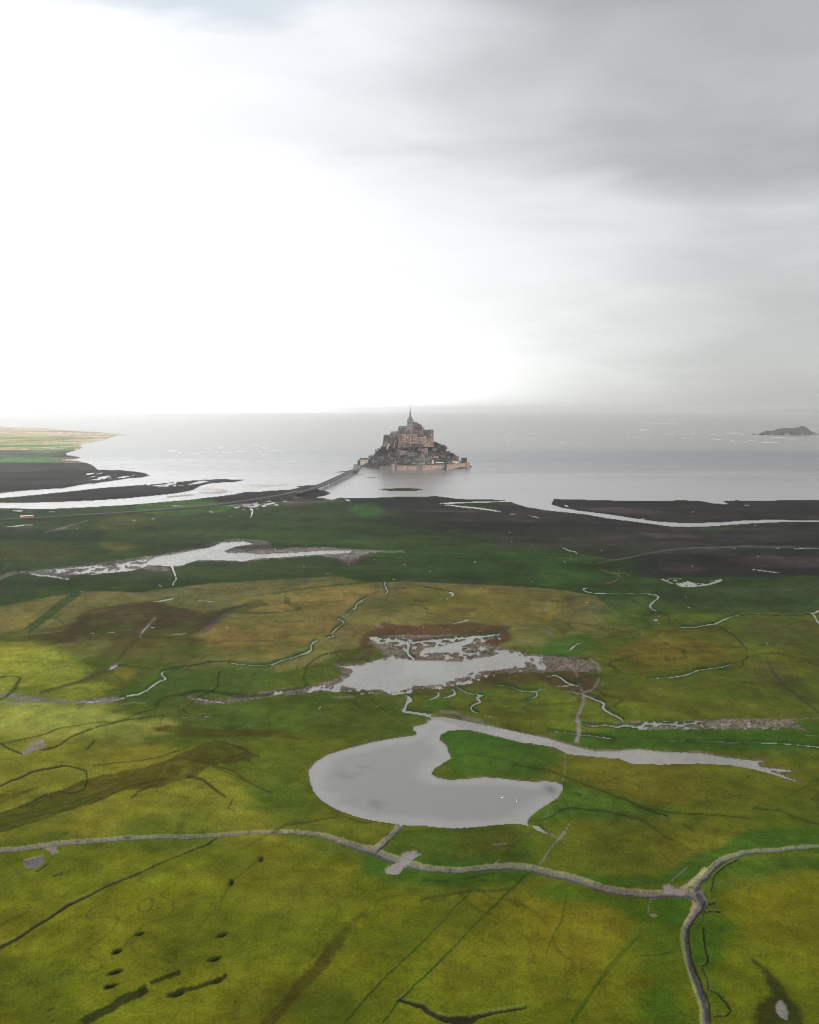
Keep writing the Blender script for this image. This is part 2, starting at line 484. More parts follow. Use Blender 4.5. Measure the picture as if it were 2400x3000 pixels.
paint(Z(5, (900, 880), (1200, 830), (1400, 800), (1725, 800), (1725, 850), (1400, 900), (1100, 960), (800, 930)), (.066, .042, .016), .75, 14, 10, 30)
paint(Z(5, (400, 640), (560, 680), (560, 760), (380, 750), (360, 700)), (.055, .045, .014), .5, 20, 8)
# right middle
paint(Z(6, (0, 520), (300, 590), (560, 560), (700, 520), (1100, 530), (1300, 640), (3000, 500), (3000, 1080), (400, 1080), (300, 900), (300, 720)), (.080, .084, .010), .75, 30, 20, 60, 4, var=.25)
paint(Z(6, (500, 600), (900, 590), (1180, 640), (1150, 720), (700, 760), (420, 700)), (.110, .078, .012), .6, 30, 18)
paint(Z(6, (1200, 480), (1700, 470), (3000, 460), (3000, 700), (1500, 640), (1250, 560)), (.060, .062, .016), .6, 30, 18)
paint(Z(6, (1300, 700), (1500, 740), (1725, 960), (3000, 1000), (3000, 1100), (1600, 1000), (1350, 850)), (.050, .045, .016), .6, 24, 14)
paint(Z(6, (0, 590), (260, 560), (320, 640), (100, 710), (-60, 700)), (.034, .080, .012), .8, 20, 10)
paint(Z(6, (400, 320), (640, 320), (640, 500), (420, 520), (330, 420)), (.045, .080, .012), .7, 24, 12)
paint(Z(6, (60, 1090), (3000, 1150), (3000, 1280), (60, 1300)), (.026, .078, .008), .75, 14, 8)
paint(Z(5, (1050, 1170), (1725, 1220), (1725, 1300), (1120, 1300)), (.030, .090, .010), .8, 12, 6)
# left middle, yellow greens with the glow from the left painted in
paint(Z(4, (-900, 640), (200, 600), (500, 700), (700, 900), (700, 1300), (-900, 1300)), (.200, .215, .024), .9, 60, 24, 90, 3, var=.2)
paint(Z(4, (-900, 1000), (500, 1000), (900, 1090), (1200, 1090), (900, 1250), (400, 1300), (-900, 1300)), (.26, .26, .055), .55, 60, 20, 60)
paint(Z(4, (700, 560), (1200, 520), (1300, 700), (1000, 760), (760, 900), (500, 860)), (.052, .058, .010), .75, 40, 20, 60)
paint(Z(4, (1040, 690), (1230, 690), (1160, 730), (1020, 750)), (.150, .125, .030), .6, 16, 8)
paint(Z(4, (740, 760), (880, 790), (800, 850), (730, 810)), (.145, .115, .018), .6, 16, 8)
paint(Z(4, (1050, 800), (1400, 770), (1725, 760), (1725, 900), (1400, 960), (1100, 900), (1000, 1000), (600, 920), (900, 880)), (.046, .080, .012), .75, 24, 12)
paint(Z(4, (1000, 960), (1725, 960), (1725, 1150), (1300, 1180), (1000, 1070)), (.055, .082, .012), .75, 30, 14)
paint(Z(5, (-50, 960), (700, 940), (900, 1100), (700, 1200), (400, 1290), (-50, 1290)), (.052, .074, .008), .8, 40, 20)
paint(Z(5, (850, 960), (1300, 930), (1725, 920), (1725, 1180), (1300, 1100), (900, 1060)), (.072, .086, .010), .8, 30, 14, var=.2)
paint(Z(5, (960, 975), (1100, 985), (1130, 1030), (980, 1045)), (.030, .085, .012), .7, 16, 8)
paint(Z(6, (0, 960), (500, 960), (900, 1080), (600, 1110), (200, 1200), (0, 1200)), (.088, .105, .010), .75, 24, 12)
# around the pond and near the big ditch
near = [(-1900, 2120), (600, 2180), (900, 2160), (1500, 2230), (4200, 2200), (4200, 3300), (-1900, 3300)]
paint(near, (.086, .102, .008), .8, 60, 30, 120, 8, var=.2)
paint([(-1900, 2150), (500, 2180), (760, 2350), (880, 2480), (400, 2450), (-1900, 2500)], (.160, .160, .016), .8, 80, 40, 120, 8, var=.2)  # yellow grass, also carrying the painted brightness of the left side
paint([(860, 2250), (920, 2430), (1150, 2480), (1140, 2540), (1000, 2500), (820, 2450), (700, 2300)], (.052, .080, .008), .8, 60, 20)
paint(Z(8, (640, 860), (740, 820), (1300, 810), (1450, 860), (1500, 1040), (900, 1040), (650, 960)), (.046, .074, .008), .85, 30, 14)
paint(Z(8, (1000, 850), (1400, 840), (1350, 960), (1050, 960)), (.070, .068, .008), .6, 40, 16)
paint(Z(8, (1450, 760), (1640, 560), (2100, 640), (2400, 800), (2000, 830), (1700, 760), (1500, 800)), (.036, .080, .010), .75, 50, 30)
paint(Z(9, (350, 230), (1500, 250), (3000, 300), (3000, 560), (1400, 520), (800, 500), (500, 400)), (.090, .088, .009), .7, 40, 20, var=.2)
paint(Z(9, (300, 600), (900, 560), (1300, 640), (1100, 800), (700, 900), (300, 800)), (.105, .100, .010), .7, 60, 24, var=.2)
paint(Z(8, (900, 270), (1100, 270), (1600, 400), (1500, 540), (1000, 530), (930, 400)), (.036, .080, .009), .85, 30, 12)
paint(Z(9, (800, 900), (1100, 760), (1300, 640), (3000, 600), (3000, 740), (1250, 770), (1050, 900), (860, 960), (500, 960), (300, 880), (500, 900)), (.030, .078, .008), .8, 30, 14)
# foreground fields
paint([(-1900, 2520), (0, 2500), (900, 2480), (1200, 2620), (2000, 2650), (2400, 2560), (4200, 2560), (4200, 3300), (-1900, 3300)], (.100, .108, .005), .9, 30, 20, 80, var=.12)
paint([(500, 2500), (1000, 2560), (1000, 2760), (700, 2950), (-200, 2900), (-300, 2560)], (.128, .138, .008), .7, 120, 40, var=.2)
paint(Z(11, (-200, 0), (450, 60), (500, 260), (200, 400), (-300, 300)), (.138, .130, .010), .6, 90, 30)
paint(Z(11, (600, 20), (1725, 90), (1725, 150), (1250, 240), (900, 200), (560, 120)), (.034, .080, .007), .85, 24, 12)
paint(Z(11, (1100, 260), (1725, 160), (1725, 900), (1100, 980), (900, 900)), (.112, .108, .007), .6, 80, 24)
paint(Z(12, (0, 180), (620, 290), (860, 290), (860, 700), (960, 1080), (600, 1080), (640, 600), (600, 420), (100, 320), (0, 260)), (.036, .092, .006), .75, 110, 60)
paint(Z(12, (640, 290), (900, 300), (880, 480), (700, 420)), (.026, .095, .006), .7, 24, 10)
paint(Z(12, (970, 150), (1100, 60), (1200, 60), (1100, 300), (1180, 460), (1060, 700), (1150, 1000), (1040, 1078), (1020, 900), (900, 600), (900, 480), (1010, 330)), (.030, .080, .006), .8, 60, 30)
paint(Z(12, (-50, 330), (450, 330), (560, 500), (200, 700), (-50, 700)), (.122, .108, .008), .6, 60, 24)
paint(Z(12, (1250, 250), (1725, 100), (2600, 100), (2600, 900), (1650, 900), (1300, 560)), (.112, .108, .006), .6, 80, 30)
paint(Z(10, (-900, 640), (200, 640), (500, 800), (500, 1078), (-900, 1078)), (.052, .074, .005), .6, 90, 40)
paint(Z(11, (-300, 860), (300, 780), (800, 930), (700, 1078), (-300, 1078)), (.056, .064, .005), .5, 80, 30)
paint(Z(12, (1180, 40), (1725, 30), (2600, 20), (2600, 100), (1600, 110), (1200, 150)), (.032, .075, .007), .7, 30, 12)

# darker reds and strokes left of the pond
for q, a in ((Z(7, (350, 480), (600, 380), (900, 330), (1150, 230), (1320, 150), (1500, 180), (1640, 250), (1500, 290), (1300, 330), (1180, 400), (1000, 450), (800, 470), (560, 560), (300, 620), (0, 740), (-400, 800), (-400, 700), (0, 620)), .8),
             (Z(7, (950, 70), (1150, 55), (1300, 80), (1725, 85), (1725, 130), (1400, 140), (1150, 130)), .85),
             (Z(8, (-20, 260), (60, 265), (100, 300), (280, 335), (120, 325), (0, 310)), .8),
             (Z(7, (-300, 560), (0, 490), (240, 450), (100, 520), (0, 560)), .7)):
    paint(q, (.046, .036, .005), a, 14, 14, 36, 5, 16, var=.35)
def stroke(k, pts, w, col=(.030, .026, .008), a=.8, soft=2.5, wig=2, rough=1.5):
    paint(strip(wiggle(Z(k, *pts), wig), w), col, a, soft, rough, 12)
for pts, w in ((((1350, 150), (1500, 190), (1640, 260)), 3), (((1150, 265), (1300, 290), (1480, 350), (1600, 430), (1725, 490)), 4), (((1340, 315), (1520, 390), (1640, 460), (1725, 490)), 3),
               (((1180, 380), (1280, 400), (1350, 455), (1430, 512)), 9), (((590, 312), (800, 290), (1000, 260), (1200, 190)), 3), (((560, 560), (800, 450), (1050, 390)), 5),
               (((0, 640), (250, 600), (450, 545), (700, 460)), 4), (((0, 690), (200, 640), (420, 590)), 5), (((0, 730), (200, 670), (400, 600), (600, 520)), 5), (((0, 610), (150, 570), (300, 500)), 3),
               (((830, 520), (870, 480), (960, 440)), 5), (((1470, 520), (1440, 580), (1480, 600)), 3), (((330, 1010), (400, 1000)), 5), (((360, 995), (400, 988)), 3),
               (((1090, 510), (960, 470), (1200, 520)), 2), (((1430, 270), (1540, 230), (1640, 255)), 5), (((1500, 190), (1580, 230), (1570, 290)), 4), (((910, 145), (1000, 135)), 4)):
    stroke(7, pts, w)
stroke(7, ((545, 210), (580, 180), (600, 150)), 5, C['dark'], .9)
stroke(7, ((395, 750), (425, 735)), 5, (.02, .05, .008), .8)
# old drains and tracks
GRN = (.018, .050, .006)
for k, pts, w, col, a in (
        (11, ((1260, 235), (1150, 340), (1080, 430), (920, 590), (820, 680), (700, 800)), 4, GRN, .9), (11, ((700, 800), (600, 900), (450, 1078)), 5, (.030, .024, .006), .9),
        (11, ((1620, 125), (1480, 250), (1270, 460), (1100, 640), (950, 790), (800, 930), (690, 1078)), 5, GRN, .95), (11, ((1600, 150), (1280, 475), (960, 790)), 2, GRN, .5),
        (12, ((590, 520), (450, 660), (300, 860), (160, 1078)), 11, GRN, .5), (12, ((560, 560), (330, 830), (190, 1050)), 3, GRN, .6), (12, ((590, 650), (680, 650), (800, 630)), 4, GRN, .8),
        (12, ((130, 260), (100, 430), (40, 540), (0, 640)), 5, GRN, .6), (12, ((690, 760), (690, 1000)), 4, GRN, .4),
        (11, ((930, 175), (1100, 180), (1250, 160), (1400, 130)), 6, GRN, .8), (11, ((930, 305), (980, 285), (1080, 270), (1250, 240)), 8, (.040, .032, .006), .7),
        (11, ((1250, 240), (1320, 245), (1500, 225)), 8, GRN, .5),
        (7, ((0, 1078), (100, 1000), (300, 930), (340, 870)), 3, GRN, .6), (7, ((400, 1070), (600, 980), (780, 870)), 2, GRN, .4), (7, ((480, 1070), (640, 990)), 2, GRN, .4),
        (10, ((1380, 370), (1440, 220), (1480, 170), (1640, 50)), 6, GRN, .45),
        (9, ((0, 275), (200, 300), (450, 400), (650, 470), (760, 520), (900, 545), (1150, 555), (1330, 575)), 5, (.026, .032, .006), .75),
        (9, ((640, 470), (700, 510), (800, 540), (880, 565)), 6, (.026, .030, .006), .7), (9, ((1360, 515), (1500, 530), (1600, 570), (1725, 610)), 7, (.026, .030, .006), .8),
        (9, ((1530, 460), (1640, 400), (1725, 350)), 4, (.026, .030, .006), .6), (9, ((960, 600), (1020, 650)), 9, (.035, .035, .006), .6),
        (9, ((285, 450), (320, 520), (325, 590)), 4, (.02, .05, .006), .8), (9, ((340, 430), (390, 440)), 7, (.02, .045, .006), .8),
        (9, ((0, 740), (110, 650), (180, 600)), 3, (.04, .045, .01), .6), (8, ((1250, 1010), (1450, 840)), 3, (.03, .04, .008), .6),
        (8, ((1090, 400), (1300, 435), (1500, 500)), 3, (.03, .034, .008), .6),
        (5, ((0, 300), (200, 270), (420, 245), (620, 225)), 5, GRN, .8), (5, ((0, 365), (250, 352), (460, 350)), 3, GRN, .6), (5, ((0, 480), (200, 478)), 4, (.03, .034, .008), .6),
        (5, ((0, 580), (200, 560), (340, 545)), 3, GRN, .5), (5, ((430, 270), (460, 320)), 3, GRN, .6), (5, ((640, 330), (780, 365)), 4, GRN, .6), (5, ((150, 370), (300, 400), (330, 480)), 3, GRN, .4),
        (4, ((980, 440), (900, 560), (800, 660), (700, 780), (500, 860), (250, 930)), 8, (.042, .036, .022), .7), (4, ((1250, 280), (1100, 400), (1000, 480)), 4, GRN, .5),
        (4, ((500, 285), (350, 400), (250, 480), (170, 540)), 22, (.016, .044, .008), .8), (4, ((0, 570), (170, 540), (420, 520)), 14, (.022, .046, .008), .5),
        (4, ((0, 380), (250, 330), (520, 290), (900, 268), (1300, 238)), 5, (.016, .036, .008), .7), (4, ((660, 445), (900, 430), (1100, 440)), 4, (.024, .018, .008), .7),
        (4, ((1340, 620), (1450, 600), (1600, 600), (1725, 605)), 3, (.03, .034, .008), .6), (4, ((1150, 260), (1160, 330)), 3, GRN, .5), (4, ((830, 590), (640, 900)), 4, GRN, .4),
        (5, ((350, 165), (250, 190), (100, 250), (0, 300)), 3, GRN, .6), (5, ((340, 770), (380, 860)), 3, GRN, .5), (5, ((440, 680), (500, 710)), 3, GRN, .5),
        (2, ((0, 710), (400, 760), (900, 760)), 4, (.016, .030, .008), .5), (2, ((800, 960), (1000, 1010), (1200, 1040), (1600, 1060)), 4, (.014, .032, .006), .6),
        (2, ((1030, 880), (1200, 900), (1500, 940), (1700, 950)), 4, (.014, .032, .006), .5), (2, ((0, 1060), (400, 1020), (900, 1060), (1725, 1078)), 5, (.014, .034, .006), .5),
        (2, ((870, 740), (770, 800), (760, 870)), 3, (.06, .06, .05), .35), (1, ((1290, 810), (1420, 740)), 3, (.10, .11, .06), .45),
        (1, ((280, 775), (420, 740), (560, 700)), 4, (.16, .14, .13), .7), (1, ((340, 765), (420, 752)), 3, (.16, .14, .13), .7),
        (3, ((320, 975), (550, 930), (750, 890), (1000, 875), (1250, 865), (1725, 875)), 5, (.075, .07, .07), .7), (3, ((0, 690), (150, 710), (200, 730)), 3, C['dark'], .6),
        (3, ((100, 870), (240, 925), (420, 950)), 3, (.07, .065, .065), .6), (3, ((850, 640), (1100, 700), (1500, 690)), 3, C['dark'], .6), (3, ((1250, 640), (1500, 620), (1725, 660)), 6, C['dark'], .5),
        (6, ((1390, 700), (1430, 790), (1500, 880), (1600, 960), (1725, 1060)), 7, (.030, .028, .014), .7), (6, ((1440, 770), (1480, 900), (1725, 1000)), 3, (.030, .03, .016), .6),
        (6, ((1520, 680), (1580, 790), (1600, 880), (1725, 990)), 3, (.034, .034, .016), .6), (6, ((1300, 720), (1350, 860), (1450, 960), (1500, 980)), 4, (.036, .03, .02), .6),
        (6, ((1230, 860), (1310, 875)), 5, (.02, .035, .01), .8), (6, ((1350, 620), (1450, 620)), 6, (.03, .03, .012), .7), (6, ((1600, 735), (1640, 735)), 3, C['dark'], .8),
        (6, ((60, 420), (90, 330), (130, 250)), 3, GRN, .5), (6, ((1440, 540), (1550, 490), (1640, 470)), 4, GRN, .6), (6, ((480, 1000), (520, 900)), 3, GRN, .4), (6, ((600, 1100), (605, 1030)), 3, GRN, .5),
        (6, ((780, 420), (760, 500)), 3, GRN, .4), (6, ((1100, 1060), (1090, 960)), 3, GRN, .4), (6, ((850, 255), (1000, 400), (1090, 460)), 3, (.02, .03, .01), .4)):
    stroke(k, pts, w, col, a)
# the long brown scar across the front field
stroke(11, ((580, 380), (480, 460), (400, 560)), 18, (.050, .052, .006), .6, 16, 6, 6)
stroke(11, ((420, 530), (340, 650), (280, 730), (200, 820), (100, 930), (0, 1040), (-60, 1100)), 36, (.040, .032, .005), .8, 16, 6, 8)
paint(Z(12, (1300, 670), (1400, 735), (1500, 840), (1580, 960), (1640, 1100), (1300, 1120), (1330, 960), (1420, 900), (1380, 780)), (.022, .023, .006), .88, 24, 18, 40)

for q in BARS: paint(q, (.50, .49, .46), 1, 1.5, 2, 16)
for q in (RIGHT, TONG_A, TONG_B, MAIN): shore_wet(q)
# --- pools, creeks: the sheet dips below the water level
P_POND = Z(8, (790, 245), (860, 225), (905, 205), (1000, 225), (1085, 262), (990, 268), (945, 290), (935, 315), (975, 350), (985, 385), (1005, 425), (960, 450), (905, 485), (893, 510), (930, 532),
           (1000, 542), (1100, 535), (1190, 527), (1300, 535), (1400, 548), (1480, 553), (1530, 547), (1590, 555), (1625, 570), (1628, 600), (1605, 640), (1550, 680), (1490, 715),
           (1445, 755), (1428, 780), (1445, 808), (1400, 796), (1340, 792), (1200, 807), (1100, 818), (980, 818), (860, 806), (745, 802), (700, 795), (640, 787), (560, 775), (470, 755), (360, 715),
           (270, 660), (228, 610), (206, 545), (200, 490), (240, 440), (310, 400), (420, 365), (560, 330), (700, 305), (800, 292), (808, 280), (785, 262))
P_CHAN = Z(8, (720, 160), (740, 120), (752, 85), (750, 68), (765, 72), (780, 95), (770, 112), (747, 130), (745, 155), (850, 168), (880, 185), (960, 190), (1050, 205), (1150, 225), (1250, 245), (1400, 280), (1550, 310)) + \
    Z(9, (310, 150), (400, 175), (480, 190), (600, 188), (720, 180), (860, 195), (1060, 200), (1200, 225), (1330, 240), (1440, 243), (1380, 258), (1400, 280), (1500, 290), (1610, 305), (1500, 307), (1450, 302),
      (1520, 325), (1630, 372), (1560, 352), (1470, 324), (1350, 292), (1220, 270), (1040, 262), (850, 268), (680, 265), (600, 235), (480, 225), (320, 212), (240, 170), (100, 148)) + \
    Z(8, (1480, 350), (1380, 330), (1250, 300), (1100, 265), (1000, 262), (900, 240), (860, 215), (890, 200), (850, 186), (760, 172))
P_LAG = Z(5, (420, 757), (560, 750), (720, 712), (752, 680), (775, 705), (860, 715), (1000, 718), (1150, 725), (1240, 720), (1260, 705), (1400, 690), (1450, 680), (1440, 655), (1480, 655), (1560, 690),
          (1620, 720), (1560, 750), (1500, 770), (1380, 785), (1250, 800), (1180, 830), (1100, 860), (1000, 880), (900, 880), (850, 900), (730, 930), (680, 905), (600, 910), (450, 885), (400, 870), (470, 825), (520, 795), (490, 775))
P_INNER = Z(5, (935, 662), (960, 642), (1080, 625), (1180, 598), (1225, 588), (1270, 590), (1245, 615), (1195, 632), (1195, 660), (1150, 672), (1060, 670), (960, 675))
P_UPPER = Z(4, (925, 120), (935, 95), (985, 65), (1100, 48), (1230, 22), (1330, 5), (1400, -25), (1540, -32), (1600, -15), (1480, 5), (1420, 28), (1440, 42), (1560, 40), (1650, 50), (1725, 45)) + \
    Z(5, (200, 35), (330, 25), (498, 25), (480, 42), (380, 48), (200, 57), (80, 70), (0, 75)) + Z(4, (1640, 75), (1540, 95), (1400, 88), (1250, 88), (1150, 120), (1090, 128), (1000, 122))
S_LAG = Z(4, (1200, 955), (1440, 975), (1480, 945), (1725, 915)) + Z(5, (250, 880), (400, 840), (450, 800), (390, 750), (560, 740), (720, 700), (600, 610), (620, 580), (860, 560), (1180, 570), (1430, 540), (1450, 575), (1300, 610),
         (1450, 640), (1600, 680), (1725, 690)) + Z(6, (100, 700), (240, 715), (330, 780), (260, 800), (100, 790)) + Z(5, (1600, 805), (1400, 800), (1280, 850), (1100, 890), (900, 900), (740, 945), (600, 920), (380, 920), (0, 945)) + Z(4, (1500, 985), (1300, 1000), (1210, 970))
S_UP = Z(4, (80, 158), (200, 160), (500, 122), (800, 85), (1000, 55), (1230, 15), (1400, -35), (1500, -45), (1700, -30)) + Z(5, (0, 28), (140, 5), (330, 8), (500, 20), (700, 35), (560, 55), (480, 110), (420, 80), (300, 62), (80, 80), (0, 82)) + \
    Z(4, (1540, 100), (1240, 95), (1160, 125), (1090, 140), (1060, 160), (940, 162), (920, 145), (800, 158), (600, 182), (450, 186), (430, 212), (300, 195), (190, 176), (120, 168), (0, 215), (-600, 230), (-600, 190), (0, 190))
S_TOP = Z(9, (380, 20), (500, 45), (620, 35), (760, 25), (880, 25), (1200, 15), (1560, 15), (1725, 5), (1725, 12), (1560, 25), (1670, 80), (1500, 60), (1300, 72), (1000, 70), (760, 75), (640, 60), (480, 58))
# silt rims and streaky wet flats
paint(S_LAG, (.075, .050, .036), .7, 12, 14, 24, 4, 10)
paint(S_LAG, (.16, .135, .12), .8, 6, 16, 5, 6, 20, var=1.6)
paint(S_UP, 'pink', .8, 6, 6, 20, 4, 8)
paint(S_UP, 'silt', .75, 4, 8, 6, 6, 14, var=1.4)
paint(S_TOP, (.075, .055, .035), .6, 5, 6, 16, 4, 8)
paint(S_TOP, (.17, .145, .13), .8, 4, 8, 5, 6, 12, var=1.6)
for poly, s in ((P_POND, 3), (P_CHAN, 8), (P_LAG, 5), (P_INNER, 2), (P_UPPER, 5)):
    ring = poly
    idx, d = sdf(ring, 30)
    if idx is not None:
        k = np.mean(Y[idx]) / F
        m = (1 - sstep(d, s * k * .3, s * k)) * .85
        alb[idx] = alb[idx] * (1 - m[:, None]) + np.array((.12, .10, .07)) * m[:, None]
WZ = -.45
level(P_POND, WZ, 2, 3.2, 9, 3, octv=5)
level(P_CHAN, WZ, 1.5, 4, 10, 4, octv=5)
level(P_LAG, WZ, 2, 6, 12, 5, streak=5, octv=5)
level(P_INNER, WZ, 1.5, 2.5, 10, 6)
level(P_UPPER, WZ, 1.5, 3, 12, 7, streak=3)
# streaks of water on the wet flats
def streaks(poly, L, thr, seed, z=-.2, sy=.22):
    idx, m = cover(poly, 6, 4, 12, seed)
    if idx is None: return
    k = float(np.mean(Y[idx])) / F
    n = fbm(X[idx] * .6, Y[idx] * sy * 1.6, L * k, 3, seed)
    w = sstep(n, thr - .015, thr + .015) * m
    hgt[idx] = np.where(w > .5, np.minimum(hgt[idx], z), hgt[idx])
streaks(Z(4, (380, 178), (300, 150), (500, 130), (700, 108), (930, 80), (930, 140), (800, 158), (600, 180)), 14, .47, 31)
streaks(Z(5, (560, 740), (760, 690), (860, 712), (760, 760), (520, 800), (400, 870), (200, 900), (300, 880), (480, 800)), 9, .50, 41)
streaks(Z(5, (240, 885), (460, 860), (760, 925), (1100, 855), (1260, 800), (1400, 790), (1400, 830), (1150, 890), (740, 945), (380, 925)), 9, .52, 42)
streaks(Z(5, (640, 580), (860, 560), (1180, 572), (1440, 545), (1440, 600), (1260, 610), (1440, 650), (1620, 690), (1240, 718), (1000, 715), (700, 620)), 8, .55, 43)
streaks(Z(5, (1400, 650), (1500, 655), (1725, 700), (1725, 800), (1560, 790), (1400, 770)) , 12, .50, 32)
streaks(Z(5, (0, 915), (250, 890), (450, 870), (450, 900), (200, 930), (0, 940)), 10, .54, 33)
streaks(Z(9, (700, 20), (1500, 12), (1500, 70), (700, 72)), 9, .56, 34, sy=.6)
streaks(Z(5, (600, 570), (760, 570), (760, 610), (620, 620)), 8, .52, 35)
streaks(Z(6, (700, 200), (1000, 225), (1110, 205), (1050, 245), (850, 258)), 8, .52, 36)
streaks(Z(13, (50, 440), (400, 395), (760, 340), (900, 380), (640, 470), (300, 510), (80, 500)), 10, .60, 37, sy=.2)
streaks(Z(15, (960, 640), (1150, 620), (1560, 650), (1400, 690), (1020, 720)), 12, .55, 38, sy=.1)
streaks(Z(1, (860, 480), (1250, 448), (1400, 445), (1200, 475), (900, 500)), 12, .56, 39, sy=.1)
streaks(Z(14, (150, 430), (450, 425), (620, 450), (420, 470), (150, 450)), 14, .62, 40, sy=.1)
W = lambda k, pts, w, wig=1.5: line_h(Z(k, *pts), w, -.35, 1.2, wig)
